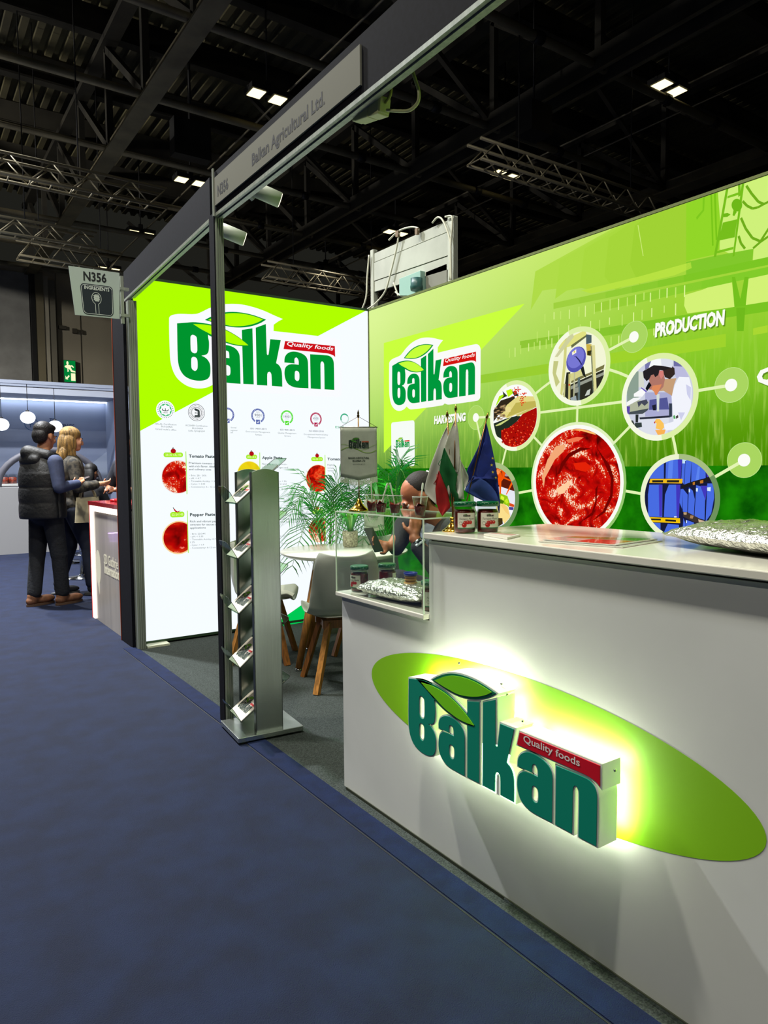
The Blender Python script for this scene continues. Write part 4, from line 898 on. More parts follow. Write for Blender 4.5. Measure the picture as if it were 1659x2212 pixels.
# blue barrels on pallets
p, cl, A, c = photo('barrels', (22, 26, 60), '')
f = cf(1370, 960, 8.295, GW)
bl = (72, 108, 226); bd = (66, 56, 190); bl2 = (92, 132, 240)
for pts, col, l in ((((340, 260), (550, 260), (550, 610), (290, 610)), bl, 1), (((590, 250), (880, 250), (850, 610), (580, 610)), bl, 1), (((640, 270), (720, 260), (700, 610), (620, 610)), bl2, 2), (((800, 250), (880, 250), (850, 610), (810, 610)), bd, 2), (((880, 340), (930, 340), (910, 720), (860, 640)), bl, 1), (((880, 250), (1000, 260), (930, 300), (930, 340), (880, 340)), (196, 226, 250), 1), (((940, 290), (1050, 270), (1020, 690), (920, 720)), bl, 2), (((1050, 270), (1300, 420), (1300, 600), (1040, 680)), bl, 2), (((1160, 400), (1200, 400), (1180, 640), (1120, 650)), bl2, 3), (((1310, 500), (1400, 560), (1320, 590)), bd, 2),
                   (((290, 720), (525, 720), (520, 1300), (270, 1290), (265, 900)), bl, 1), (((460, 730), (525, 720), (515, 1280), (470, 1290)), bd, 2), (((640, 720), (845, 720), (820, 1310), (550, 1300), (570, 900)), bl, 1), (((770, 720), (845, 720), (820, 1300), (780, 1300)), bd, 2), (((850, 800), (890, 800), (880, 1160), (830, 1040)), bl, 1), (((890, 790), (980, 900), (970, 1240), (890, 1200)), bl, 2), (((1000, 770), (1070, 830), (1105, 980), (1090, 1270), (980, 1250)), bl, 2), (((1130, 730), (1210, 750), (1290, 980), (1280, 1350), (1100, 1300)), bl, 2), (((1210, 740), (1330, 740), (1300, 1000)), bd, 3), (((1330, 700), (1440, 700), (1450, 960), (1400, 1240), (1300, 1380)), bl, 2),
                   (((340, 1400), (490, 1410), (490, 1560), (400, 1540)), bl, 1), (((620, 1420), (820, 1440), (820, 1640), (540, 1600)), bl, 1), (((900, 1320), (940, 1420), (930, 1640), (880, 1640)), bl, 1), (((950, 1350), (1090, 1400), (1050, 1620), (940, 1640)), bl, 1), (((1090, 1420), (1240, 1470), (1160, 1600), (1060, 1620)), bd, 2),
                   (((310, 615), (890, 615), (880, 700), (290, 690)), (240, 186, 30), 3), (((345, 640), (540, 640), (540, 680), (345, 680)), (40, 38, 30), 4), (((610, 640), (830, 640), (825, 680), (605, 680)), (40, 38, 30), 4), (((300, 1300), (500, 1310), (840, 1320), (845, 1410), (340, 1390)), (244, 196, 10), 3), (((320, 1325), (500, 1330), (500, 1360), (330, 1355)), (40, 38, 30), 4), (((580, 1340), (770, 1350), (770, 1385), (580, 1375)), (40, 38, 30), 4),
                   (((860, 740), (1080, 660), (1380, 580), (1400, 650), (1100, 720), (870, 790)), (30, 28, 30), 4), (((1070, 680), (1110, 670), (1110, 720), (1075, 730)), (190, 120, 40), 5), (((1200, 650), (1260, 635), (1260, 695), (1205, 700)), (190, 120, 40), 5), (((900, 1210), (970, 1210), (1280, 1370), (1240, 1460), (900, 1290)), (60, 50, 46), 4), (((905, 1215), (965, 1215), (960, 1260), (910, 1255)), (190, 160, 120), 5), (((1030, 1270), (1090, 1275), (1070, 1330), (1020, 1320)), (170, 130, 90), 5), (((1170, 1340), (1280, 1370), (1260, 1410), (1180, 1390)), (206, 180, 150), 5),
                   (((1330, 770), (1395, 765), (1390, 840), (1330, 830)), (214, 236, 255), 5), (((1130, 780), (1165, 785), (1160, 845), (1130, 840)), (214, 236, 255), 5), (((1000, 800), (1025, 805), (1020, 860), (1000, 855)), (214, 236, 255), 5), (((740, 1285), (785, 1285), (780, 1310), (735, 1308)), (230, 240, 255), 5), (((950, 1360), (970, 1360), (968, 1410), (950, 1405)), (214, 236, 255), 5), (((1090, 1465), (1115, 1470), (1110, 1530), (1085, 1525)), (214, 236, 255), 5)):
    A(f, pts, col, l)
fin(p, 'round_photo', 'round print of blue barrels stacked on yellow pallets')
# vegetables
p, cl, A, c = photo('vegetables', (232, 232, 244), '')
f = cf(1040, 980, 12.29, GW)
for pts, col, l in ((((100, 360), (560, 360), (900, 700), (940, 1010), (560, 880), (100, 860)), (92, 26, 12), 1), (((640, 560), (720, 480), (800, 600), (660, 600)), (172, 150, 160), 2), (((380, 380), (600, 420), (680, 460), (640, 620), (860, 720), (820, 740), (620, 660), (560, 740), (450, 880), (400, 760), (480, 620)), (240, 84, 10), 3), (((500, 740), (560, 740), (550, 1080), (510, 1080)), (244, 90, 10), 4), (((830, 740), (875, 770), (700, 1090), (680, 1080)), (248, 100, 16), 4), (((380, 380), (440, 400), (580, 480), (590, 620), (560, 500), (430, 420)), (110, 40, 10), 4), (((450, 400), (560, 440), (480, 560), (420, 520)), (250, 150, 80), 4),
                   (((470, 1000), (600, 1080), (720, 1120), (780, 1300), (760, 1420), (690, 1360), (500, 1320)), (150, 200, 20), 4), (((500, 1200), (640, 1250), (600, 1330), (500, 1310)), (70, 120, 10), 5), (((560, 1110), (640, 1160), (620, 1260), (540, 1180)), (220, 246, 60), 5), (((640, 1250), (720, 1180), (750, 1300), (700, 1330)), (200, 236, 40), 5), (((760, 1410), (880, 1420), (900, 1500), (770, 1490)), (72, 66, 150), 5), (((770, 1300), (920, 1360), (900, 1420), (770, 1390)), (220, 80, 30), 4), (((420, 1330), (620, 1320), (740, 1420), (800, 1680), (640, 1860), (580, 1760), (420, 1700)), (250, 222, 140), 4), (((540, 1360), (620, 1330), (720, 1430), (780, 1640), (680, 1560)), (246, 206, 120), 5), (((400, 1700), (590, 1710), (600, 1860), (440, 1960), (380, 1900)), (64, 50, 22), 5), (((750, 1490), (880, 1500), (840, 1640)), (246, 246, 250), 4)):
    A(f, pts, col, l)
fin(p, 'round_photo', 'round print of carrots and greens, half hidden by the blue flag')
# ---------------------------------------------------------------- shell-scheme frame: posts, dark fascia boards, name board
fr = thing('shell_scheme_frame', 'aluminium post and dark fascia frame with the name board above the stand entrance', 'frame', (1.42, 3.54, 0))
XF = 1.40
def grooved(mb, x0, y0, z0, x1, y1, z1):
    """extruded post with a grooved near face"""
    mb.box((x0, y0+.006, z0), (x1, y1, z1)); n = 4; w = (x1-x0)/n
    for i in range(n): mb.box((x0+i*w+.003, y0, z0), (x0+(i+1)*w-.003, y0+.008, z1))
    return mb
grooved(MB(), XF, 3.525, 0, XF+.044, 3.57, 2.66).build('post', ALU, fr)
MB().box((XF-.006, 3.535, .0), (XF, 3.60, 2.66)).build('post_cover', DARK, fr, 'dark strip on the aisle side of the post')
MB().box((XF-.012, 3.518, 2.64), (XF-.004, 3.532, 2.875)).build('end_cap', ALU, fr)
grooved(MB(), 1.462, 5.40, 0, 1.522, 5.47, 2.60).build('post', ALU, fr)
MB().box((XF, -1.2, 2.652), (XF+.028, 3.525, 2.860)).build('fascia_panel', DARK, fr)
for d0_, z0 in ((0, 2.640), (.018, 2.634), (.034, 2.640)):
    MB().box((XF+d0_-.002, -1.2, z0), (XF+d0_+.012, 3.525, 2.656)).build('fascia_rail', ALU, fr)
A_, B_ = V((XF+.002, 3.60, 0)), V((1.497, 5.64, 0))
def skew(z0, z1, t0, t1):
    d = (B_-A_).normalized(); n = V((d.y, -d.x, 0)); mb = MB()
    a = A_+n*t0; b = B_+n*t0; c_ = B_+n*t1; e_ = A_+n*t1
    vs = [V((p.x, p.y, z)) for z in (z0, z1) for p in (a, b, c_, e_)]
    return mb.add(vs, [(0, 3, 2, 1), (4, 5, 6, 7), (0, 1, 5, 4), (1, 2, 6, 5), (2, 3, 7, 6), (3, 0, 4, 7)])
skew(2.652, 2.860, 0, .028).build('fascia_panel', DARK, fr)
for a, z in ((0, 2.640), (.018, 2.634), (.034, 2.640)): skew(z, 2.656, a-.002, a+.012).build('fascia_rail', ALU, fr)
MB().box((XF-.008, 2.146, 2.687), (XF, 3.512, 2.824)).build('name_board', mat((122, 122, 110), .7, spec=.1), fr)
NB = Wall('x', XF-.008); pr = Print(NB.P, .0005, .0006); nk = mat((18, 18, 18), .7)
nbo = [c_ for c_ in fr.children if c_.name.startswith('name_board')][0]
pr.text('N356', NB.uv(470.2, 424), NB.uv(493, 406.5), .052, nk, 0, .03); pr.build('name_lettering', nbo); pr = Print(NB.P, .0005, .0006)
pr.text('Balkan Agricultural Ltd.', NB.uv(544.5, 358.4), NB.uv(701.5, 223.6), .052, nk, 0, .02)
pr.build('name_lettering', nbo)

# dark partition of the next stand, orange edge
o = MB().box((1.440, 5.48, 0), (1.462, 5.795, 2.55)).build('partition_panel', DARK); tag(o, 'tall dark partition board between the white lit wall and the next stand', 'panel')
MB().box((1.436, 5.795, 0), (1.462, 5.803, 2.55)).build('edge_strip', mat((150, 62, 30), .6), o)

# hanging number sign
SG = Wall('y', 5.38)
sg = thing('number_sign', 'square white hanging sign reading N356 INGREDIENTS with a spoon pictogram', 'sign', SG.P(*SG.uv(205, 630)))
q = [SG.uv(*p) for p in ((148, 574), (258, 589.5), (258.5, 689), (162.5, 680))]
MB().prism(q, SG.P, 0, -.008).build('board', mat((176, 190, 180), .6, emit=.05), sg)
def sq(x, y):
    """board coordinates 0..1 from its top left corner"""
    a = V(q[0]).lerp(V(q[1]), x); b = V(q[3]).lerp(V(q[2]), x); p = a.lerp(b, y); return (p.x, p.y)
pr = Print(SG.P, .0006, .0008); ink = mat((18, 22, 26), .6); pan = mat((22, 34, 46), .6); wh = mat((225, 232, 228), .6)
pr.text('N356', sq(.26, .258), sq(.73, .248), .062, ink, 0, .03)
pr.poly([sq(.5+(x-.5)*1, .64+(y-.64)) for x, y in rrect(.18, .32, .86, .97, .09)], pan, 0)
rl = rrect(.2, .345, .84, .945, .075); pr.line([sq(*p) for p in rl]+[sq(*rl[0])], .003, wh, 1)
pr.text('INGREDIENTS', sq(.26, .435), sq(.78, .435), .024, wh, 1, .02)
sp_ = [(.5+.1*math.cos(a), .61+.125*math.sin(a)) for a in [PI/2-.35-i*(2*PI-.7)/20 for i in range(21)]]
pr.line([sq(*p) for p in [(.5+.035, .93), (.535, .78)]+[(x, y) for x, y in sp_]+[(.465, .78), (.465, .93)]], .003, wh, 1)
for i in range(-4, 5):
    for j in range(-4, 5):
        if (i/4.3)**2+(j/4.3)**2 < .85: c_ = sq(.5+i*.017+(j % 2)*.008, .60+j*.021); pr.poly(circle(c_, .0035, 6), wh, 1)
pr.build('print', sg)
MB().box((1.404, 5.372, 2.42), (1.424, 5.40, 2.76)).box((1.40, 5.37, 2.66), (1.462, 5.40, 2.68)).box((1.40, 5.37, 2.47), (1.462, 5.40, 2.49)).build('bracket', ALU, sg)

# two white spotlights under the fascia, shining into the stand
spw = mat((205, 214, 200), .45)
def spot(px, py, L_, lb, tgt):
    c_ = at_x(px, py, 1.60); t = thing('spotlight', lb, 'spotlight', c_)
    d = (V(tgt)-c_).normalized(); f_ = V((.92, -.25, -.30)).normalized()
    a = c_-f_*L_/2; b = c_+f_*L_/2
    MB().tube([a, b], .038, 20).build('lamp_body', spw, t)
    MB().tube([b-f_*.004, b+f_*.003], .034, 20).build('lens', led((255, 244, 214), 2.0), t)
    MB().bar(a+V((-.04, .02, .0)), a+V((.03, .02, -.05)), .03, .012).bar(a+V((-.09, .02, .02)), a+V((-.03, .02, -.0)), .06, .022).build('bracket', spw, t)
    MB().bar((XF+.02, a.y+.02, a.z+.03), (a.x-.02, a.y+.02, a.z+.01), .035, .02).build('arm', ALU, t)
    spot_lamp('spot_beam', b+f_*.02, tgt, 34, 1.5, .7, .03)
spot(572, 418, .16, 'white cylinder spotlight under the fascia, right of the post', (3.2, 2.4, .9))
spot(500, 505, .15, 'white cylinder spotlight partly hidden behind the post', (3.0, 3.6, .6))
# power connector and its cables under the fascia
bx = thing('cable_connector', 'cream power connector block hanging on cables below the fascia', 'connector', at_x(800, 237, 1.47))
cr = mat((196, 200, 140), .5)
a, b = at_x(772, 250, 1.47), at_x(832, 228, 1.47)
MB().bar(a, b, .045, .05).bar(a+(b-a)*.12, b-(b-a)*.4, .05, .058).bar(a+(b-a)*.62, b-(b-a)*.03, .05, .06).build('housing', cr, bx, bevel=.004)
mb = MB()
for t in (.2, .3, .45, .68, .78, .88): mb.bar(a.lerp(b, t)+V((-.012, 0, .032)), a.lerp(b, t+.04)+V((-.012, 0, .032)), .012, .006)
mb.build('slot', mat((70, 74, 40), .6), bx)
def path(pts, x): return [at_x(p[0], p[1], x) for p in pts]
def spline(pts, n=6):
    P_ = [V(p) for p in pts]; out = []
    for i in range(len(P_)-1):
        p0, p1, p2, p3 = P_[max(i-1, 0)], P_[i], P_[i+1], P_[min(i+2, len(P_)-1)]
        for k in range(n):
            t = k/n; out.append(.5*((2*p1)+(p2-p0)*t+(2*p0-5*p1+4*p2-p3)*t*t+(3*p1-p0-3*p2+p3)*t**3))
    return out+[P_[-1]]
MB().tube(spline(path([(836, 238), (862, 240), (885, 238), (902, 222), (905, 200), (898, 175), (890, 150), (886, 138)], 1.47)), .0055, 8).build('cable', cr, bx)
MB().tube(spline(path([(832, 222), (842, 208), (845, 190), (844, 180)], 1.47)), .0055, 8).build('cable', mat((150, 150, 70), .5), bx)
MB().tube(path([(845, 184), (844.5, 176)], 1.47), .0065, 8).build('red_tape', mat((190, 30, 20), .5), bx)

# ---------------------------------------------------------------- control board on posts above the green wall
cb = thing('control_board', 'white panel board with an electrical box on posts above the wall corner', 'board', (3.78, 5, 2.8))
CBW = Wall('x', 3.775)
wpan = mat((176, 180, 166), .6, vary=.08, scale=4)
cu = [CBW.uv(*p) for p in ((806, 548), (978, 470), (978, 580), (806, 632))]
for z0, z1, dd in ((0, .24, .0), (.24, .72, .004), (.72, 1, .0)):
    def q4(x, y): a = V(cu[0]).lerp(V(cu[1]), x); b = V(cu[3]).lerp(V(cu[2]), x); p = a.lerp(b, y); return (p.x, p.y)
    MB().prism([q4(.0, z0+.01), q4(1, z0+.01), q4(1, z1-.01), q4(.0, z1-.01)], CBW.P, dd, -.02).build('panel_strip', wpan, cb)
MB().prism([q4(0, .0), q4(1, 0), q4(1, 1), q4(0, 1)], CBW.P, -.012, -.022).build('backing', mat((40, 42, 38), .7), cb)
for pts, w_ in (((805, 540, 668), .05), ((975, 468, 600), .07)):
    u = CBW.uv(pts[0], pts[1]); y0 = -u[0]
    grooved(MB(), 3.765, y0-w_/2, 2.75, 3.815, y0+w_/2, u[1]).build('post', mat((190, 194, 180), .4, .4), cb)
a = CBW.uv(872, 585); b = CBW.uv(918, 640)
MB().prism([CBW.uv(872, 604), CBW.uv(918, 586), CBW.uv(918, 640), CBW.uv(872, 640)], CBW.P, .05, -.08).build('electrical_box', mat((140, 176, 164), .5), cb, bevel=.004)
MB().prism([CBW.uv(920, 588), CBW.uv(965, 570), CBW.uv(965, 640), CBW.uv(920, 640)], CBW.P, .0, -.03).build('box_lid', mat((120, 120, 108), .6), cb)
c_ = CBW.P(*CBW.uv(914, 622), .07); MB().lathe([(.05, -.03), (.055, 0), (.05, .02), (.05, .07)], 20, c_).build('plug_socket', mat((40, 84, 82), .4), cb)
cw = mat((196, 196, 176), .5)
for pts in (((803, 552), (799, 600), (797, 640), (790, 664), (784, 672)), ((846, 520), (868, 500), (893, 492), (908, 494), (910, 500)), ((868, 505), (862, 540), (850, 590), (838, 630), (818, 655), (800, 668)), ((940, 483), (952, 471), (964, 480), (978, 520), (980, 560), (981, 606)), ((968, 470), (982, 469), (983, 490), (980, 530), (978, 606)), ((856, 612), (862, 628), (866, 640)), ((860, 632), (874, 640), (890, 636), (905, 630))):
    MB().tube(spline([CBW.P(*CBW.uv(*p), .03) for p in pts]), .008, 6).build('cable', cw, cb)
for px, py in ((866, 505), (908, 500)): MB().prism([CBW.uv(px-3, py-4), CBW.uv(px+3, py-6), CBW.uv(px+2, py+8), CBW.uv(px-3, py+9)], CBW.P, .045, .02).build('cable_clip', mat((120, 100, 76), .6), cb)

# ---------------------------------------------------------------- reception counter
YS, YL = 1.926, 2.513
ct = thing('reception_counter', 'white stepped reception counter with a lime oval on its front', 'counter', (XC+.3, 1.6, 0))
body = mat((222, 224, 218), .55, vary=.04, scale=2)
MB().box((XC, -1.0, .012), (XC+.56, YS, 1.10)).build('tall_body', body, ct)
MB().box((XC, YS, .012), (XC+.56, YL, .818)).build('low_body', body, ct)
MB().box((XC-.004, -1.0, 0), (XC+.55, YL-.02, .014)).build('plinth', mat((60, 64, 50), .5, .4), ct)
MB().box((XC-.006, -1.0, .004), (XC-.0, 1.55, .012)).build('base_strip', CHROME, ct)
MB().box((XC+.006, -1.0, 1.10), (XC+.55, YS-.006, 1.108)).build('shadow_gap', BLACK, ct)
tp = mat((232, 230, 214), .16, vary=.03, scale=3, coat=.3)
MB().box((XC-.022, -1.0, 1.108), (XC+.59, YS+.004, 1.1295)).build('tall_top', tp, ct, bevel=.003)
MB().box((XC-.022, YS+.005, .8245), (XC+.59, YL+.018, .8425)).build('low_top', tp, ct, bevel=.003)
pr = Print(CW.P, .0004, .0006)
pr.poly([(-1.525+.769*math.cos(a)-.0055*.186*math.sin(a), .544+.186*math.sin(a)-.0055*.769*math.cos(a)*0) for a in [i*2*PI/96 for i in range(96)]], mat((134, 196, 8), .55), 0)
pr.build('oval_print', ct)

# ---------------------------------------------------------------- backlit letters on the counter
sn = thing('illuminated_sign', 'glowing three-dimensional word mark on the lime oval of the counter', 'sign', (XC-.06, 1.5, .55))
fS = lambda x, y: (.7874*x+.0011*y-1.9064, -.0082*x+.7163*y+.4112)
side = mat((236, 244, 214), .4, emit=.22); edge = mat((226, 232, 224), .4); teal = mat((0, 138, 112), .45); leafm = mat((122, 214, 12), .45); redm = mat((206, 10, 34), .45)
tealedge = mat((0, 112, 74), .45)
back = led((246, 255, 226), 46.0)
FR, BK = .105, .034
def solid(name, keys, face, holes=()):
    first = None
    for i, k in enumerate(keys):
        o_ = [fS(*p) for p in LG[k]]; h_ = [[fS(*p) for p in LG[h]] for h in holes] if i == 0 else []
        out = offset(o_, .0048); hin = [offset(h, -.0048) for h in h_]
        b = MB().prism(out, CW.P, FR, BK, holes=hin).build(name, side, sn)
        MB().prism(out, CW.P, FR+.0006, FR-.004, holes=hin).build('face_rim', edge, b)
        MB().prism(o_, CW.P, FR+.003, FR, holes=h_).build('face', face, b)
        ins = offset(o_, -.004); MB().prism(ins, CW.P, BK-.001, BK-.004).build('led_backlight', back, b)
        first = first or b
    return first
solid('letter', ['B'], teal, ['Bh1', 'Bh2'])
solid('letter', ['a1'], teal, ['a1h']); solid('letter', ['l'], teal); solid('letter', ['k'], teal); solid('letter', ['a2'], teal, ['a2h']); solid('letter', ['n'], teal)
for ko, ki in (('leaf1o', 'leaf1i'), ('leaf2o', 'leaf2i')):
    b = solid('leaf', [ko], tealedge)
    MB().prism([fS(*p) for p in LG[ki]], CW.P, FR+.0045, FR+.002).build('leaf_inlay', leafm, b)
b = solid('tagline_plate', ['red'], redm)
pr = Print(CW.P, .0004, FR+.0036); vs, fs, w_, cap = glyphs('Quality foods', .012, 0.0, 3)
pr.mb.add([CW.P(*fS(.682+p[0]/w_*.25, .259+p[1]*.027/cap), FR+.0038) for p in vs], fs, pr.mi(mat((235, 232, 226), .5)))
pr.build('tagline', b)
mb = MB()
for x, y in ((.28, .455), (.52, .43), (.55, .395), (.63, .31), (1.03, .27)): mb.ball(CW.P(*fS(x, y), .07), .004, 8, 6)
mb.build('screw', CHROME, sn)
# ---------------------------------------------------------------- literature rack
def Rz(a): return Matrix.Rotation(a, 4, 'Z')
steelb = mat((200, 206, 198), .27, .95, .05, 6, stretch=(60, 60, 1))
rk = thing('literature_rack', 'brushed steel brochure rack with clear trays standing on the carpet edge', 'brochure rack', (1.516, 3.338, .004))
T = Matrix.Translation(V((1.516, 3.338, .004))) @ Rz(math.radians(-5))
def tb(mb, lo, hi): return mb.box(lo, hi, 0, T)
tb(MB(), (-.172, -.148, .01), (.172, .148, .034)).build('base_plate', steelb, rk, bevel=.002)
mb = MB()
for sx in (-1, 1):
    for sy in (-1, 1): tb(mb, (sx*.14-.02, sy*.12-.02, 0), (sx*.14+.02, sy*.12+.02, .01))
mb.build('base_feet', BLACK, rk)
def upright(y0, y1):
    arcp = [(-.0715+.143*i/12, 1.333+.018*math.sin(PI*i/12)) for i in range(13)]
    out = [(-.0715, .034), (.0715, .034)]+list(reversed(arcp))
    return MB().prism(out, lambda u, v, d: T @ V((u, d, v)), y0, y1)
upright(-.122, -.114).build('upright', steelb, rk); upright(.132, .140).build('upright', steelb, rk)
tb(tb(MB(), (-.0715, -.122, .034), (-.0665, -.094, 1.335)), (.0665, -.122, .034), (.0715, -.094, 1.335)).build('flange', mat((96, 104, 102), .3, 1.0), rk)
tb(tb(MB(), (-.0715, .112, .034), (-.0665, .140, 1.335)), (.0665, .112, .034), (.0715, .140, 1.335)).build('flange', mat((96, 104, 102), .3, 1.0), rk)
acr = glass((226, 240, 228)); acre = mat((40, 48, 44), .3)
paper = mat((222, 214, 200), .5); pdk = [mat(c_, .5) for c_ in ((16, 44, 30), (110, 170, 40), (20, 60, 40), (180, 30, 30), (230, 228, 220))]
for i in range(5):
    zf = 1.178-.272*i
    zf = max(zf, .085); run = .276; rise = .232 if i < 4 else .2
    def S(u, v, d, zf=zf, rise=rise):     # u along the fold (towards the camera), v up the slope, d out of the sheet
        n = V((-rise, 0, run)).normalized(); s = V((run, 0, rise)).normalized()
        return T @ (V((-.137, -u, zf))+s*v+n*d)
    L_ = math.hypot(run, rise)
    sheet = [(-.092, 0), (.092, 0), (.092, L_-.03)]+circle((.072, L_-.03), .02, 5, 0, PI/2)[1:]+list(reversed([(-a, b) for a, b in circle((.072, L_-.03), .02, 5, 0, PI/2)[1:]]))+[(-.092, L_-.03)]
    tr = MB().prism(sheet, S, 0, .003).build('tray', acr, rk)
    flap = [(-.092, 0), (.092, 0), (.092, .05)]+circle((.04, .05), .052, 7, 0, PI/2)[1:]+list(reversed([(-a, b) for a, b in circle((.04, .05), .052, 7, 0, PI/2)[1:]]))+[(-.092, .05)]
    def F(u, v, d, zf=zf):
        s = V((-.042, 0, .072)).normalized(); n = V((.072, 0, .042)).normalized()
        return T @ (V((-.137, -u, zf))+s*v+n*d)
    MB().prism(flap, F, 0, .003).build('front_flap', acr, tr)
    MB().tube([S(.0925, 0, .0015)]+[S(u, v, .0015) for u, v in sheet[2:]]+[S(-.0925, 0, .0015)], .0016, 5).build('edge', acre, tr)
    MB().tube([F(u, v, .0015) for u, v in flap[1:9]], .0014, 5).build('edge', acre, tr)
    br = thing('brochure', 'cream brochure with the word mark on the %s tray of the steel rack' % ('topmost', 'second', 'middle', 'fourth', 'lowest')[i], 'brochure', S(0, .05, .005), 'brochures on the steel rack')
    MB().prism([(-.09, .004), (.09, .004), (.09, .29), (-.09, .29)], lambda u, v, d: S(u, v, d), .0035, .0075).build('cover', paper, br)
    pr = Print(lambda u, v, d: S(u, v, d), .0003, .0079)
    wordmark(pr, lambda x, y: (-.07+.135*x, .045+.2*y), pdk[0], pdk[1], pdk[2], pdk[3], pdk[4], 0, simple=True)
    pr.poly([(-.09, .165), (.09, .165), (.09, .29), (-.09, .29)], mat((18, 70, 40), .5), 0)
    pr.build('cover_print', br)

# ---------------------------------------------------------------- table and chairs
wood = mat((196, 134, 62), .45, vary=.3, scale=5, stretch=(14, 14, 1)); wood2 = mat((172, 108, 50), .45, vary=.3, scale=5, stretch=(14, 14, 1))
tw = mat((232, 232, 220), .22, coat=.2); shell = mat((188, 194, 180), .42)
TC, TR, TZ = V((2.62, 4.31, 0)), .455, .775
tbl = thing('round_table', 'round white table with splayed wooden legs behind the counter', 'table', TC)
MB().lathe([(0, TZ-.03), (TR-.03, TZ-.03), (TR-.004, TZ-.014), (TR, TZ-.004), (TR-.004, TZ), (0, TZ)], 64, TC, cap=False).build('table_top', tw, tbl)
for fx, fy in ((2.177, 4.186), (2.498, 4.63), (2.98, 4.42), (2.70, 3.98)):
    f_ = V((fx, fy, .02)); t_ = TC+(V((fx, fy, 0))-TC)*.55; t_.z = TZ-.03
    k = t_.lerp(f_, .12)
    lg = MB().tube([k, f_], [.031, .022], 16).build('leg', wood, tbl)
    MB().tube([t_, k], [.034, .0315], 16).build('leg_socket', tw, lg)
    MB().lathe([(.012, -.004), (.024, -.018), (.022, -.016-.002), (.0, -.018)], 14, f_, cap=False).tube([f_-V((0, 0, .002)), f_-V((0, 0, .016))], .02, 12).build('levelling_foot', CHROME, lg)
def make_chair(lb, group):
    t = thing('shell_chair', lb, 'chair', (0, 0, 0), group)
    prof = [(.235, .425), (.20, .452), (.10, .440), (-.02, .430), (-.11, .440), (-.165, .485), (-.195, .57), (-.215, .68), (-.235, .785), (-.245, .83)]
    hw = [.185, .215, .232, .238, .238, .234, .226, .212, .196, .165]
    def fn(u, v):
        s = v*(len(prof)-1); i = min(int(s), len(prof)-2); k = s-i
        y = prof[i][0]*(1-k)+prof[i+1][0]*k; z = prof[i][1]*(1-k)+prof[i+1][1]*k; w = hw[i]*(1-k)+hw[i+1]*k
        x = (u*2-1); c_ = abs(x)**2.4
        seat = max(0, 1-v*1.6); bk = max(0, (v-.5)*2)
        return V((x*w, y+c_*(.075*bk+.02*(1-seat)), z+c_*(.055*seat+.03*(1-abs(v-.5)*2))+(.028*c_*bk*bk if v > .9 else 0)))
    MB().grid(fn, 14, 27).build('seat_shell', shell, t, solid=.011, sub=1)
    MB().grid(lambda u, v: V(((u*2-1)*.19*(1-abs(v*2-1)**4*.35), (v*2-1)*.19+.03, .452+.03*(1-abs(u*2-1)**3)*(1-abs(v*2-1)**3))), 12, 12).build('cushion', mat((222, 224, 208), .6), t)
    for sx in (-1, 1):
        for sy in (-1, 1):
            MB().bar((sx*.10, sy*.10, .41), (sx*.205, sy*.2, .0), .036, .03).build('leg', wood if sy < 0 else wood2, t)
    MB().bar((-.14, -.1, .40), (.14, -.1, .40), .03, .05).bar((-.14, .1, .40), (.14, .1, .40), .03, .05).bar((-.1, -.12, .385), (-.1, .12, .385), .03, .04).bar((.1, -.12, .385), (.1, .12, .385), .03, .04).build('leg_frame', wood2, t)
    return t
def face(fx, fy): return math.atan2(-fx, fy)
ch = make_chair('white shell chair with its back to the counter and oak legs', 'shell chairs around the table')
ch.location = (2.279, 3.80, .003); ch.rotation_euler = (0, 0, face(.29, .957))
dup(ch, (2.13, 4.63, .003), face(.82, -.575), 'white shell chair beside the steel brochure rack, cushion towards the table')
cb3 = at_z(803, 1156, .84); dup(ch, (cb3.x-.17, cb3.y-.18, .003), face(-.7, -.72), 'white shell chair behind the round table next to the palm')
dup(ch, (2.74, 2.98, .003), face(-.82, .57), 'white shell chair under the seated man in the dark suit')

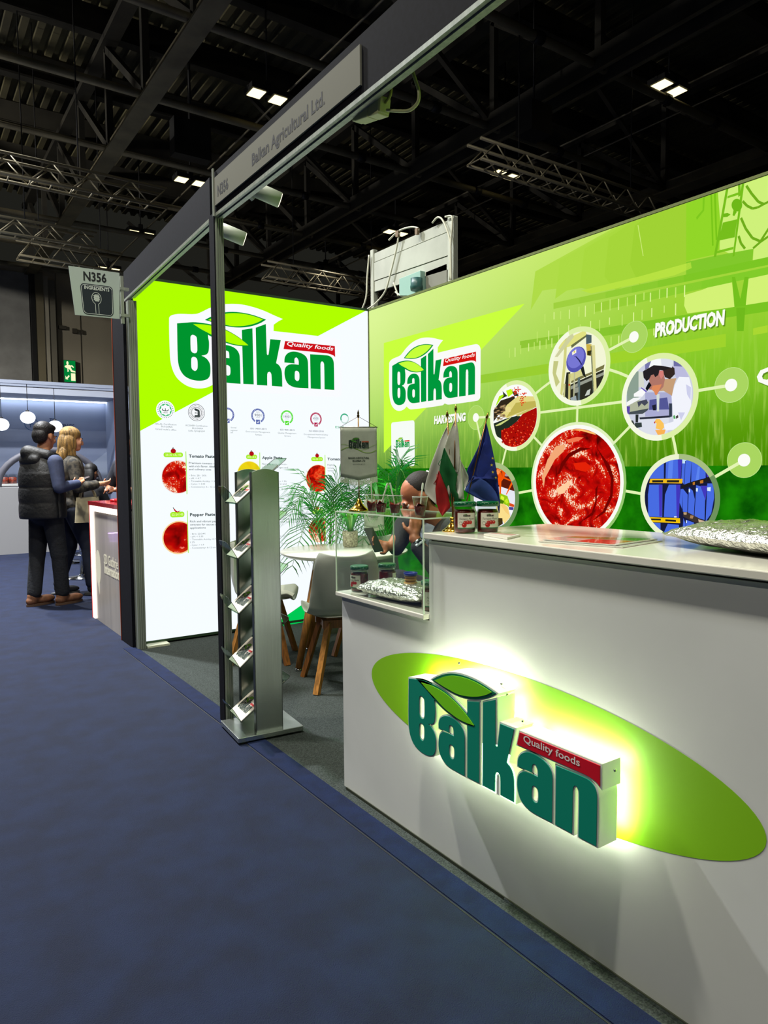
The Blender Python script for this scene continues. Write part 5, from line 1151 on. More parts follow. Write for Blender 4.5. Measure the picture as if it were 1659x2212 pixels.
# ---------------------------------------------------------------- plants
green = [leafy(c_) for c_ in ((26, 128, 34), (48, 156, 38), (20, 100, 36))]
stem = mat((96, 150, 50), .5)
def palm(x, y, n, h, seed, lb, reach=.62):
    t = thing('potted_palm', lb, 'plant', (x, y, .003)); r = random.Random(seed)
    MB().lathe([(.0, 0), (.11, 0), (.145, .26), (.15, .28), (.135, .28), (.13, .24), (0, .24)], 24, (x, y, .003), cap=False).build('pot', mat((220, 220, 210), .4), t)
    MB().lathe([(0, .245), (.13, .245)], 16, (x, y, .003), cap=False).build('soil', mat((50, 36, 24), .9), t)
    for i in range(n):
        a = i*2.399+r.uniform(-.2, .2); k = .2+.8*((i+.5)/n)**.8
        L_ = reach*r.uniform(.85, 1.1); hh = h*(1.04-.30*k); pts = []
        for j in range(11):
            s = j/10; q = max(0, s-.45)
            rad_ = .02+.05*s+L_*k*s**1.7; z = .24+(hh-.24)*math.sin(min(s*1.25, 1)*PI/2)-(.25+.85*k)*q*q*1.3
            pts.append(V((min(x+rad_*math.cos(a), XW-.06), min(y+rad_*math.sin(a), YW-.06), max(z, .06))))
        fr_ = MB().tube(pts, [.0055-.0004*j for j in range(11)], 5)
        lf = MB(); m_ = green[i % 3]
        for j in range(20):
            s = .40+.60*j/19; q = s*10; b = min(int(q), 9); p = pts[b].lerp(pts[b+1], q-b); d = (pts[b+1]-pts[b]).normalized()
            sd = d.cross(V((0, 0, 1)))
            sd = sd.normalized() if sd.length > .05 else V((math.sin(a), -math.cos(a), 0))
            ll = .28*math.sin(PI*(.18+.72*(s-.40)/.60))*r.uniform(.85, 1.1)+.03
            for sgn in (-1, 1):
                v1 = (sd*sgn*.75+d*.75+V((0, 0, .10))).normalized()
                m1 = p+v1*ll*.5; e_ = p+v1*ll-V((0, 0, ll*.28)); w = (d*.9-sd*sgn*.3).normalized()*.0055
                for q_ in (m1, e_): q_.x = min(q_.x, XW-.02); q_.y = min(q_.y, YW-.02)
                lf.add([p-w*.5, p+w*.5, m1+w, e_, m1-w], [(0, 1, 2, 4), (4, 2, 3)])
        b_ = fr_.build('frond', stem, t); lf.build('leaflets', m_, b_, fixn=False)
palm(2.93, 5.08, 13, 1.42, 4, 'tall palm with arching fronds in front of the white lit wall', .62)
palm(3.30, 4.72, 13, 1.55, 9, 'bushy palm in the corner before the green lit wall', .44)
# bromeliad in a speckled pot on the table
pp = at_z(757, 1183, TZ)+V((.03, .05, 0))
pt = thing('potted_bromeliad', 'small red-centred bromeliad in a speckled beige pot on the round table', 'plant', pp)
MB().lathe([(0, 0), (.046, 0), (.052, .006), (.056, .02), (.057, .118), (.053, .118), (.05, .1), (0, .1)], 28, pp, cap=False).build('pot', mat((200, 192, 164), .7, vary=.3, scale=90, c2=(120, 108, 86)), pt)
r = random.Random(2)
for i in range(16):
    a = i*2.4; L_ = r.uniform(.1, .17); k = r.uniform(.3, 1)
    def leaf(u, v, a=a, L_=L_, k=k):
        s = v; rad_ = .012+L_*k*s; z = .1+L_*1.25*math.sin(s*PI*(.45+.42*k))*(1.1-.35*k); w = .013*math.sin(PI*(.12+.86*s))
        c_ = V((pp.x+rad_*math.cos(a), pp.y+rad_*math.sin(a), pp.z+z)); sd = V((-math.sin(a), math.cos(a), 0))
        return c_+sd*w*(u*2-1)+V((0, 0, .004*abs(u*2-1)))
    MB().grid(leaf, 2, 8).build('leaf', mat((96, 168, 44), .4, vary=.2) if i % 2 else green[1], pt, fixn=False)
for i in range(7):
    a = i*.9; MB().grid(lambda u, v, a=a: pp+V((math.cos(a)*.028*v*(1+v*.4)-math.sin(a)*.009*(u*2-1)*(1-v*.8), math.sin(a)*.028*v*(1+v*.4)+math.cos(a)*.009*(u*2-1)*(1-v*.8), .12+.1*v)), 2, 5).build('flower_bract', mat((150, 30, 36), .4), pt, fixn=False)

# ---------------------------------------------------------------- acrylic case on the low counter
CX0, CX1, CY0, CY1, CZ0, CZ1 = XC-.018, XC+.275, 1.934, 2.526, .843, 1.178
cs = thing('display_case', 'clear acrylic display box on the low end of the counter', 'display case', (1.66, 2.26, CZ0))
ac = glass((250, 253, 250), .9, 1); t = .004
MB().box((CX0, CY0, CZ0), (CX0+t, CY1, CZ1-t)).build('front_pane', ac, cs); MB().box((CX1-t, CY0, CZ0), (CX1, CY1, CZ1-t)).build('back_pane', ac, cs)
MB().box((CX0+t, CY1-t, CZ0), (CX1-t, CY1, CZ1-t)).build('end_pane', ac, cs); MB().box((CX0+t, CY0, CZ0), (CX1-t, CY0+t, CZ1-t)).build('end_pane', ac, cs)
MB().box((CX0, CY0, CZ1-t), (CX1, CY1, CZ1)).build('top_pane', ac, cs)
eg = mat((206, 226, 196), .25, emit=.12); mb = MB()  # slight emission stands in for light gathered in the acrylic edges
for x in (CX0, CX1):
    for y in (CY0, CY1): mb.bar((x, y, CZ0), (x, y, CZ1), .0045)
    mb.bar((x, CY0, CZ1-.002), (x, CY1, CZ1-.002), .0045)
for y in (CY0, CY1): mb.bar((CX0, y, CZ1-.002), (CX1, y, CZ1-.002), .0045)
mb.build('glowing_edges', eg, cs)

# ---------------------------------------------------------------- jars of tomato paste
jg = glass((240, 246, 240), 1.0, 2); jred = mat((112, 20, 6), .28, vary=.5, scale=45, c2=(58, 8, 3)); jlid = mat((0, 92, 52), .3)
JR, JH = .0375, .107
def make_jar():
    t = thing('paste_jar', None, 'jar', (0, 0, 0))
    MB().lathe([(0, .003), (JR-.004, .003), (JR-.002, .012), (JR-.002, JH-.036), (JR-.006, JH-.027), (0, JH-.027)], 28, cap=False).build('tomato_paste', jred, t)
    MB().lathe([(0, 0), (JR-.004, 0), (JR, .009), (JR, JH-.034), (JR-.004, JH-.025), (JR-.003, JH-.014)], 28, cap=False).build('glass_body', jg, t)
    MB().lathe([(JR-.003, JH-.016), (JR+.001, JH-.016), (JR+.001, JH-.003), (JR-.002, JH), (JR-.008, JH-.0015), (0, JH-.0015)], 32, cap=False).build('lid', jlid, t)
    mb = MB()
    for i in range(18):
        a = i*2*PI/18; mb.ball((( JR+.0006)*math.cos(a), (JR+.0006)*math.sin(a), JH-.006), .0013, 5, 4)
    mb.build('lid_beads', mat((190, 205, 190), .3), t, kind='stuff')
    P = lambda u, v, d: V(((JR+d)*math.sin(u/JR), -(JR+d)*math.cos(u/JR), v))
    pr = Print(P, .0002, .0005)
    def strip(x0, y0, x1, y1, m_, l):
        n = 12
        for i in range(n): pr.poly([(x0+(x1-x0)*i/n, y0), (x0+(x1-x0)*(i+1)/n, y0), (x0+(x1-x0)*(i+1)/n, y1), (x0+(x1-x0)*i/n, y1)], m_, l)
    strip(-.033, .017, .033, .070, mat((214, 214, 196), .55), 0); strip(-.033, .017, .033, .0205, mat((30, 110, 60), .5), 1)
    k_ = mat((30, 34, 26), .5)
    wordmark(pr, lambda x, y: (-.012+.024*x, .0575+.02*y), k_, mat((80, 140, 40), .5), k_, mat((170, 60, 40), .5), k_, 1, simple=True)
    pr.text('Tomato Paste', (-.026, .0465), (.026, .0475), .0065, k_, 1, .0, .35)
    for cx, cy, rr_ in ((-.006, .037, .0066), (.003, .0385, .0066), (.012, .0385, .006), (-.009, .029, .0078)):
        pr.poly(circle((cx, cy), rr_, 14), mat((176, 24, 14), .4), 6); pr.poly(circle((cx-rr_*.3, cy+rr_*.3), rr_*.25, 8), mat((230, 130, 110), .4), 9)
    pr.poly(circle((-.021, .035), .0055, 12), k_, 4); pr.poly(circle((-.021, .035), .0047, 12), mat((214, 214, 196), .55), 6)
    pr.build('label', t)
    return t
jar = make_jar(); JG = 'jars of tomato paste'; HT = 1.1298; LT = .8428
jar['label'] = 'jar of tomato paste on the tall counter, left one beside the gold flag stand'; jar['group'] = JG
j = at_z(1006, 1153, HT)+V((.022, .03, 0)); jar.location = j; jar.rotation_euler = (0, 0, -.52)
j2 = at_z(1053, 1151, HT)+V((.022, .03, 0)); j2.x = max(j2.x, j.x+.066)
dup(jar, (j.x+.0665, j.y-.0415, HT), -.5, 'jar of tomato paste on the tall counter, right one beside the cards', JG)
dup(jar, (1.578, 2.475, LT), -1.35, 'jar of tomato paste at the left front inside the acrylic case', JG)
dup(jar, (1.705, 2.455, LT), .9, 'jar of tomato paste at the back of the acrylic case behind the foil bag', JG)
dup(jar, (1.57, 1.982, LT), -.45, 'jar of tomato paste at the right end of the acrylic case, half hidden', JG)

# ---------------------------------------------------------------- foil bags
foil = mat((226, 226, 216), .3, .92, .1, 20, bump=.9, bscale=70)
def bag(name_lb, c_, hl, hwid, h, rz, cap, seed):
    t = thing('foil_bag', name_lb, 'bag', c_, 'silver bulk bags')
    M_ = Matrix.Translation(V(c_)) @ Rz(rz)
    def fn(u, v, sgn):
        x, y = u*2-1, v*2-1; e = (1-abs(x)**3.0)*(1-abs(y)**3.0); e = max(e, 0)**.55
        n = noise.noise(V((x*3.5+seed, y*3.5, sgn))); n2 = noise.noise(V((x*10, y*9+seed, 3))); n3 = abs(noise.noise(V((x*6+y*7, y*4-x*2+seed, 8))))
        z = (h*.42+sgn*h*.5*e) if sgn > 0 else h*.42-h*.42*e
        z += (e*(1-.6*(sgn < 0)))*(.007*n+.004*n2-.007*n3*(sgn > 0))+(1-e)*.006*n2
        return M_ @ V((y*hwid*(1-.05*abs(x)), x*hl*(1-.04*abs(y)), max(z, .001)))
    MB().grid(lambda u, v: fn(u, v, 1), 44, 34).grid(lambda u, v: fn(u, v, -1), 44, 34).build('foil_pouch', foil, t)
    cx, cy, cz = cap
    cc = M_ @ V((cx, cy, cz)); tan = mat((176, 132, 62), .5)
    sp = MB().lathe([(.026, -.02), (.026, -.002), (.021, 0), (.021, .005), (.024, .006), (.024, .010), (.021, .011), (.021, .016), (.024, .017), (.024, .024), (0, .024)], 24, cc, cap=False).build('spout', tan, t)
    MB().lathe([(0, .024), (.025, .024), (.0275, .036), (.0245, .036), (.023, .03), (0, .03)], 24, cc, cap=False).build('cap', mat((28, 50, 150), .4), sp)
bag('silver foil bag with blue cap lying inside the acrylic case', (1.62, 2.225, LT), .195, .10, .075, .08, (.0, -.045, .072), 1.3)
bag('large silver foil bag with blue cap on the tall counter at the right', (1.83, .86, HT), .31, .155, .085, -.22, (.02, -.10, .088), 4.1)

# ---------------------------------------------------------------- sample cups with spoons on the case
cg = glass((246, 250, 246), 1.0, 3); cred = mat((150, 24, 16), .25, vary=.45, scale=70, c2=(90, 8, 6)); spn = mat((236, 240, 228), .3)
def make_cup(lean, ang):
    t = thing('sample_cup', None, 'cup', (0, 0, 0), 'sample cups on the acrylic case')
    MB().lathe([(0, .001), (.0165, .001), (.0285, .070), (.0278, .070), (.016, .003), (0, .003)], 24, cap=False).build('cup_wall', cg, t)
    MB().lathe([(.0275, .069), (.0293, .069), (.0293, .071), (.0275, .071)], 24, cap=False).build('rim', mat((225, 232, 220), .25), t)
    def top(u, v):
        r_ = v*.0215; a = u*2*PI; return V((r_*math.cos(a), r_*math.sin(a), .036+.010*math.sin(a*2+ang)*v+.004*math.cos(5*a)*v))
    MB().lathe([(0, .0035), (.0162, .0035), (.0222, .037)], 20, cap=False).grid(top, 20, 4).build('tomato_paste', cred, t)
    d = V((math.sin(lean)*math.cos(ang), math.sin(lean)*math.sin(ang), math.cos(lean)))
    a = V((0, 0, .03)); b = a+d*.088
    s = MB().bar(a, a.lerp(b, .8), .0055, .0022).build('spoon', spn, t)
    MB().bar(a.lerp(b, .78), b, .0075, .0024).ball(b, (.0038, .0014, .0038), 10, 6).build('spoon_handle', spn, s)
    return t
for (px, py), ln, an, lb in (((804, 1105.2), .04, 2.2, 'clear cup of red paste, leftmost on the acrylic case, spoon upright'), ((823, 1108.3), .30, -.55, 'clear cup of red paste, second from left on the acrylic case, spoon leaning right'), ((853.7, 1110), .22, 2.75, 'clear cup of red paste, third from left on the acrylic case, spoon leaning left'), ((907.6, 1115), .12, -.4, 'clear cup of red paste at the right front corner of the acrylic case')):
    c_ = make_cup(ln, an); c_['label'] = lb; p = at_z(px, py, CZ1); c_.location = (max(p.x, CX0+.03), min(max(p.y, CY0+.03), CY1-.03), CZ1)

# ---------------------------------------------------------------- pennants
gold = mat((214, 168, 60), .16, 1.0); gold2 = mat((120, 84, 40), .3, .9); cloth = mat((190, 196, 180), .8, vary=.06, scale=30)
def make_pennant(lb):
    t = thing('table_pennant', lb, 'pennant', (0, 0, 0), 'white word mark pennants')
    MB().lathe([(0, 0), (.045, 0), (.044, .004), (.034, .010), (.022, .020), (.013, .034), (.010, .042), (.006, .05), (0, .05)], 32, cap=False).build('stand_base', gold, t)
    MB().tube([(0, 0, .045), (0, 0, .385)], .0026, 8).build('pole', gold2, t)
    MB().lathe([(0, .382), (.004, .384), (.0055, .392), (.003, .397), (.0045, .401), (0, .418)], 10, cap=False).build('finial', gold2, t)
    MB().tube([(-.078, -.006, .343), (.078, -.006, .343)], .003, 8).build('crossbar', mat((150, 150, 140), .3, .6), t)
    MB().tube([(-.076, -.006, .344), (0, -.001, .388), (.076, -.006, .344)], .0009, 5).build('hanging_cord', gold2, t)
    Pc = lambda u, v, d=0: V((u, -.008-d-.004*math.sin(u*28+v*9)*(.35-v)*4, v))
    def fn(a, b):
        u = (a*2-1)*.075; lo = .142-(.016*(1-abs(a*2-1))); v = .342+(lo-.342)*b; return Pc(u*(1+.012*b), v)
    c_ = MB().grid(fn, 14, 12).build('banner_cloth', cloth, t, solid=.0012)
    mb = MB()
    for i in range(52):
        a = i/51; u = (a*2-1)*.0755; lo = .142-.016*(1-abs(a*2-1)); mb.bar(Pc(u, lo+.001), Pc(u+.001*math.sin(i*3), lo-.024+.002*math.sin(i*5)), .0022, .0008)
    mb.build('fringe', mat((212, 218, 196), .7), c_, kind='stuff')
    pr = Print(Pc, .0003, .0016); k_ = mat((16, 44, 30), .6); l_ = mat((124, 170, 30), .6)
    wordmark(pr, lambda x, y: (-.041+.082*x, .258+.10*y), k_, mat((60, 130, 30), .6), k_, mat((184, 90, 60), .6), cloth, 1, simple=True)
    for ph, w in ((0, .0022), (1.2, .0012)):
        pr.line([(-.073+.146*i/24, .250+.012*math.sin(i/24*6.2+ph)+(.012 if ph else 0)) for i in range(25)], w, l_, 0)
    pr.text('BALKAN AGRICULTURAL', (-.043, .215), (.043, .215), .0065, k_, 1, .035); pr.text('BULGARIA LTD', (-.026, .2035), (.026, .2035), .0065, k_, 1, .035); pr.text('www.balkanag.com', (-.026, .191), (.026, .191), .0042, k_, 1)
    pr.build('banner_print', c_)
    return t
pn = make_pennant('white pennant with word mark on a gold stand on the acrylic case')
p = at_z(763, 1102, CZ1); pn.location = (p.x, min(p.y, CY1-.05), CZ1); pn.rotation_euler = (0, 0, -.5)
p = at_z(808, 1178, TZ); dup(pn, (p.x+.03, p.y+.04, TZ), -.56, 'white pennant standing on the round table, seen through the acrylic case')

# ---------------------------------------------------------------- flags on the tall counter
fb = V((1.606, 1.905, HT))
o = MB().lathe([(0, 0), (.040, 0), (.039, .004), (.030, .009), (.020, .018), (.012, .028), (.009, .036), (.013, .04), (.010, .05), (0, .05)], 32, fb, cap=False).build('flag_stand', gold)
o.location = (0, 0, 0); tag(o, 'gold stand base for three small flags beside the jars on the tall counter', 'flag stand')
ND = V((FWD.x, FWD.y, 0)).normalized()
def at_f(px, py, back=0.0):
    """point on the upright plane of the flags, 'back' metres behind the stand"""
    d = ray(px, py); q = fb+ND*back; return EYE+d*((q-EYE).dot(ND)/d.dot(ND))
def flag(lb, tip, foot, back, bands, gname='table flags on the gold stand'):
    t = thing('table_flag', lb, 'flag', fb, gname)
    a = at_f(*tip, back); b = at_f(*foot, back); b = V((fb.x+(b.x-fb.x)*.2, fb.y+(b.y-fb.y)*.2, fb.z+.045)) if foot[1] > 1120 else b
    MB().tube([b, a], .0024, 8).build('pole', gold2, t)
    d = (a-b).normalized(); MB().tube([a-d*.004, a, a+d*.006, a+d*.010, a+d*.022], [.0026, .005, .0052, .0036, .0004], 8).build('finial', mat((150, 118, 50), .25, 1.0), t)
    for nm, m_, left, right, amp, ph, bk in bands:
        n = 18
        def rs(pl, k):
            L_ = [math.dist(pl[i], pl[i+1]) for i in range(len(pl)-1)]; s = k*sum(L_); i = 0
            while i < len(L_)-1 and s > L_[i]: s -= L_[i]; i += 1
            f_ = min(s/max(L_[i], 1e-6), 1); return (pl[i][0]+(pl[i+1][0]-pl[i][0])*f_, pl[i][1]+(pl[i+1][1]-pl[i][1])*f_)
        def fn(u, v):
            p, q = rs(left, v), rs(right, v); x, y = p[0]+(q[0]-p[0])*u, p[1]+(q[1]-p[1])*u
            return at_f(x, y, back+bk+amp*math.sin(u*PI*1.6+ph)*min(1, v*2.2)+.003*math.sin(v*9+u*4))
        MB().grid(fn, 10, n).build(nm, m_, t, solid=.0011)
    return t
def K(*pts): return [(900+x/7.9, 880+y/7.9) for x, y in pts]
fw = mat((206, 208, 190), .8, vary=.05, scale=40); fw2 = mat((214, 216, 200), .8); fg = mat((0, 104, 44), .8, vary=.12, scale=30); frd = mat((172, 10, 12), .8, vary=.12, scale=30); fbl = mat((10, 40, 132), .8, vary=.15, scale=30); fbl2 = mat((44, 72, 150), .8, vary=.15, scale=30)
t = flag('white company table flag behind the Bulgarian one, green and red strokes on it', (966.4, 899), (976, 1143), .012, [
    ('cloth', fw2, K((528, 300), (400, 560), (240, 980), (130, 1380), (150, 1480), (330, 1650)), K((545, 320), (600, 560), (640, 900), (600, 1300), (560, 1600), (420, 1720)), .010, .3, .006),
    ('cloth', fw, K((740, 880), (770, 1100), (800, 1300), (815, 1420)), K((745, 890), (830, 1060), (915, 1240), (820, 1425)), .004, 0, .010)])
MB().tube([at_f(*K((420, 880))[0], .0), at_f(*K((370, 960))[0], .0), at_f(*K((390, 1000))[0], .0)], .0012, 5).build('print_stroke', fg, t)
for i in range(5):
    MB().tube([at_f(*K((360-14*i+40, 1130+2*i))[0], .0), at_f(*K((286+12*i, 1310+6*i))[0], .0)], .0008, 4).build('print_stroke', frd, t)
flag('Bulgarian table flag in white, green and red bands', (984.5, 886), (981, 1143), 0, [
    ('white_band', fw, K((668, 180), (560, 420), (470, 690), (560, 880), (660, 1080), (690, 1140)), K((676, 182), (720, 480), (735, 740), (730, 900), (720, 1040), (700, 1140)), .008, 0, 0),
    ('white_fold', fw2, K((732, 800), (700, 1120), (660, 1380), (632, 1540)), K((736, 810), (780, 1160), (800, 1400), (812, 1570)), .007, 1.2, -.008),
    ('green_band', fg, K((470, 690), (420, 880), (385, 1080), (480, 1320), (540, 1500), (600, 1690)), K((480, 700), (580, 920), (690, 1140), (680, 1260), (660, 1400), (775, 1600)), .009, .5, -.003),
    ('red_band', frd, K((378, 1080), (330, 1250), (318, 1400), (340, 1640), (380, 1760), (432, 1850)), K((386, 1085), (450, 1260), (530, 1440), (560, 1600), (580, 1700), (440, 1852)), .008, 1.0, -.004)])
t = flag('European Union table flag, dark blue with yellow stars', (1051.6, 903), (1006, 1092), .004, [
    ('cloth', fbl, K((1165, 270), (1050, 680), (930, 930), (850, 1080), (900, 1200), (820, 1420)), K((1195, 272), (1260, 560), (1310, 800), (1350, 1020), (1385, 1240), (1000, 1180)), .009, .4, .004),
    ('cloth_fold', fbl, K((1150, 600), (1060, 900), (1000, 1180), (1180, 1260), (1330, 1420), (1400, 1800)), K((1262, 600), (1320, 840), (1360, 1060), (1390, 1260), (1425, 1620), (1412, 1805)), .006, 0, .001),
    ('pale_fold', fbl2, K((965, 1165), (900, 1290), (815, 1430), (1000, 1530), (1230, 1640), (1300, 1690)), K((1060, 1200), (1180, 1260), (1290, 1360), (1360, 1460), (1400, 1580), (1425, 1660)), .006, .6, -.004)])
sm = mat((214, 196, 40), .7)
for x, y, r_ in ((1298, 868, 26), (1280, 985, 28), (1300, 1105, 28), (1352, 1200, 22)):
    c_ = K((x, y))[0]; r_ = r_/7.9
    pts = [(c_[0]+(r_ if i % 2 == 0 else r_*.4)*math.sin(i*PI/5), c_[1]-(r_ if i % 2 == 0 else r_*.4)*math.cos(i*PI/5)) for i in range(10)]
    mb = MB(); f0 = [at_f(*p, -.014) for p in pts]
    tri = tessellate_polygon([[V((p[0], p[1], 0)) for p in pts]]); mb.add(f0, [tuple(q) for q in tri]).build('star', sm, t, fixn=False, solid=.0006)

# ---------------------------------------------------------------- leaflets on the tall counter
def leaflet(lb, px, th, cover, z0=HT, cat='leaflet', stripes=()):
    pts = [at_z(x, y, z0) for x, y in px]; c_ = sum((V(p) for p in pts), V((0, 0, 0)))/len(pts)
    t = thing('leaflet', lb, cat, (c_.x, c_.y, z0))
    P = lambda u, v, d: V((u, v, d))
    MB().prism([(p.x, p.y) for p in pts], P, z0+th, z0+.0004).build('pages', mat((216, 214, 200), .5), t)
    o_ = [(c_.x+(p.x-c_.x)*.985, c_.y+(p.y-c_.y)*.985) for p in pts]
    MB().prism(o_, P, z0+th+.0006, z0+th).build('cover', cover, t)
    def q4(x, y): a = V(o_[0]).lerp(V(o_[1]), x); b = V(o_[3]).lerp(V(o_[2]), x); return tuple(a.lerp(b, y))
    for (x0, y0, x1, y1, m_) in stripes: MB().prism([q4(x0, y0), q4(x1, y0), q4(x1, y1), q4(x0, y1)], P, z0+th+.001, z0+th+.0006).build('cover_print', m_, t)
    return t
gl_ = mat((206, 206, 196), .12, coat=.4)
leaflet('small stack of cards on the tall counter in front of the jars', [(1045, 1157), (1060, 1154.5), (1124, 1159), (1096, 1165.5)], .006, mat((196, 190, 180), .5), stripes=((.55, .1, .95, .9, mat((170, 130, 120), .5)),))
leaflet('glossy brochure at the bottom of the pile in the middle of the tall counter', [(1163, 1171), (1218, 1161.5), (1432, 1169.5), (1345, 1184)], .0025, gl_)
leaflet('glossy brochure with a red picture on top in the middle of the counter', [(1172, 1166.5), (1226, 1159.5), (1420, 1166), (1330, 1179)], .0025, mat((214, 204, 190), .1, coat=.5), HT+.0036, stripes=((.0, .45, .55, .95, mat((196, 60, 44), .12, coat=.5)), (.6, .1, .96, .95, mat((80, 140, 70), .12, coat=.5))))
# ---------------------------------------------------------------- people: one continuous skin grown over a posed figure, clothes as children
def grow(name, pcs, voxel, m, parent, it=4, extra=None):
    mb = MB()
    for p in pcs:
        if p[0] == 'c':
            a, b = V(p[1]), V(p[2]); d = b-a; n = 5
            mb.tube([a.lerp(b, i/n) for i in range(n+1)], [p[3]+(p[4]-p[3])*i/n for i in range(n+1)], 14)
            mb.ball(a, p[3]*1.0, 12, 8); mb.ball(b, p[4]*1.0, 12, 8)
        else:
            mb.ball(p[1], p[2], 18, 12, M=(p[3] if len(p) > 3 else None))
    o = mb.build(name, m, None)
    md = o.modifiers.new('r', 'REMESH'); md.mode = 'VOXEL'; md.voxel_size = voxel; md.use_smooth_shade = True
    sm_ = o.modifiers.new('s', 'SMOOTH'); sm_.factor = .5; sm_.iterations = it
    me = bpy.data.meshes.new_from_object(o.evaluated_get(bpy.context.evaluated_depsgraph_get()))
    o.modifiers.clear(); old = o.data; o.data = me; bpy.data.meshes.remove(old); me.name = name
    if not me.materials: me.materials.append(m)
    o.parent = parent; ORI[o.name] = V((0, 0, 0))
    return o
def hand(w, d, n, curl=.5, side=1, s=1.0, spread=.1):
    """palm and five unequal fingers from wrist w; d to the fingertips, n where they curl to"""
    w = V(w); d = V(d).normalized(); n = (V(n)-d*V(n).dot(d)).normalized(); b = d.cross(n)*side
    P_ = [('c', w-d*.01, w+d*.03*s, .024*s, .026*s), ('c', w+d*.03*s+b*.018*s, w+d*.085*s+b*.028*s, .017*s, .013*s), ('c', w+d*.03*s-b*.012*s, w+d*.085*s-b*.024*s, .017*s, .013*s), ('c', w+d*.03*s, w+d*.088*s, .018*s, .014*s)]
    for i, (o_, L_) in enumerate(((.030, .068), (.011, .078), (-.009, .072), (-.027, .056))):
        k = w+d*.085*s+b*o_*s; a1 = curl*.7; a2 = curl*1.6; sp = b*(o_*spread*4)
        d1 = (d*math.cos(a1)+n*math.sin(a1)+sp).normalized(); d2 = (d*math.cos(a2)+n*math.sin(a2)+sp).normalized()
        m1 = k+d1*L_*.5*s; P_ += [('c', k, m1, .0092*s, .0086*s), ('c', m1, m1+d2*L_*.5*s, .0086*s, .0072*s)]
    k = w+d*.03*s+b*.03*s; d1 = (d*.55+b*.75+n*.25).normalized(); d2 = (d*.85+b*.25+n*.45).normalized(); m1 = k+d1*.035*s
    return P_+[('c', k-d1*.012*s, m1, .0125*s, .0105*s), ('c', m1, m1+d2*.032*s, .0105*s, .0085*s)]
def head_pcs(c, tilt=0.0, yaw=0.0, s=1.0):
    M_ = Matrix.Translation(V(c)) @ Matrix.Rotation(yaw, 4, 'Z') @ Matrix.Rotation(tilt, 4, 'X')
    R3 = M_.to_3x3().to_4x4()
    E = lambda p, r: ('e', M_ @ (V(p)*s), V(r)*s, R3)
    return M_, [E((0, -.012, .03), (.077, .098, .092)), E((0, .02, -.03), (.066, .078, .085)), E((0, .055, -.075), (.045, .045, .042)), E((0, .088, .012), (.052, .016, .016)), E((0, .104, -.022), (.012, .02, .026)), E((0, .112, -.036), (.016, .014, .012)),
                E((.079, -.006, -.008), (.010, .022, .032)), E((-.079, -.006, -.008), (.010, .022, .032)), E((0, .088, -.062), (.024, .012, .008)), E((0, .086, -.074), (.021, .012, .008)), E((.04, .07, -.03), (.026, .026, .026)), E((-.04, .07, -.03), (.026, .026, .026))]
def eyes(M_, parent, s=1.0):
    mb = MB()
    for x in (-.032, .032):
        mb.ball(M_ @ (V((x, .079, -.004))*s), .0125*s, 10, 8, 0); mb.ball(M_ @ (V((x, .0868, -.004))*s), .0056*s, 8, 6, 1)
        mb.box((-.018*s, -.004, -.0035*s), (.018*s, .004, .0035*s), 2, M_ @ Matrix.Translation(V((x, .0955, .020))*s))
    mb.build('eyes', [mat((230, 226, 218), .3), mat((40, 26, 18), .2), mat((34, 24, 20), .7)], parent)
def root(lb, loc, f):
    t = thing('person', lb, 'person', (0, 0, 0)); t.location = loc; t.rotation_euler = (0, 0, face(*f)); return t
skin = mat((206, 142, 104), .5, vary=.08, scale=20); skin2 = mat((172, 106, 72), .5, vary=.08, scale=20)
def fur(name, pcs, m, parent, vox=.007): return grow(name, pcs, vox, m, parent, 2)

# the man in the quilted vest
t = root('man in a black hooded vest and dark trousers holding a phone in the aisle', (1.235, 7.78, .004), (.90, .43))
M_, hp = head_pcs((0, .02, 1.70), -.18, .22, 1.06)
LA, RA = (-.10, -.09, .10), (.09, .10, .10)
arms = [('c', (.22, -.02, 1.44), (.29, -.04, 1.19), .055, .045), ('c', (.29, -.04, 1.19), (.20, .24, 1.22), .043, .031), ('c', (-.22, -.02, 1.44), (-.28, .0, 1.18), .055, .045), ('c', (-.28, 0, 1.18), (-.06, .26, 1.2), .043, .031)]
legs = [('c', (.10, 0, .92), (.11, .06, .50), .09, .062), ('c', (.11, .06, .50), RA, .058, .043), ('c', (-.10, 0, .92), (-.12, -.03, .50), .09, .062), ('c', (-.12, -.03, .50), LA, .058, .043)]
tor = [('e', (0, 0, 1.34), (.19, .125, .2)), ('e', (0, 0, 1.12), (.165, .12, .18)), ('e', (0, 0, .96), (.17, .125, .13)), ('c', (0, -.01, 1.5), (0, .01, 1.62), .066, .06)]
hh = hand((.20, .24, 1.22), (-.45, .75, .15), (-.5, -.2, .8), .7, -1)+hand((-.06, .26, 1.2), (.7, .5, .3), (0, -.5, .8), .6, 1)
b = grow('body', hp+tor+arms+legs+hh, .0075, skin, t); eyes(M_, b, 1.06)
HE = lambda p, r: ('e', M_ @ (V(p)*1.06), V(r)*1.06, M_.to_3x3().to_4x4())
fur('hair', [HE((0, -.02, .055), (.085, .105, .085)), HE((0, -.06, .0), (.078, .065, .085)), HE((.04, .01, .088), (.035, .07, .032)), HE((-.04, .01, .088), (.035, .07, .032)), HE((0, .040, .094), (.05, .04, .026)), HE((0, -.075, -.045), (.055, .04, .04))], mat((24, 20, 20), .55, vary=.4, scale=40, bump=.5, bscale=90), t)
vestm = mat((22, 23, 25), .6, vary=.35, scale=14, bump=.5, bscale=30)
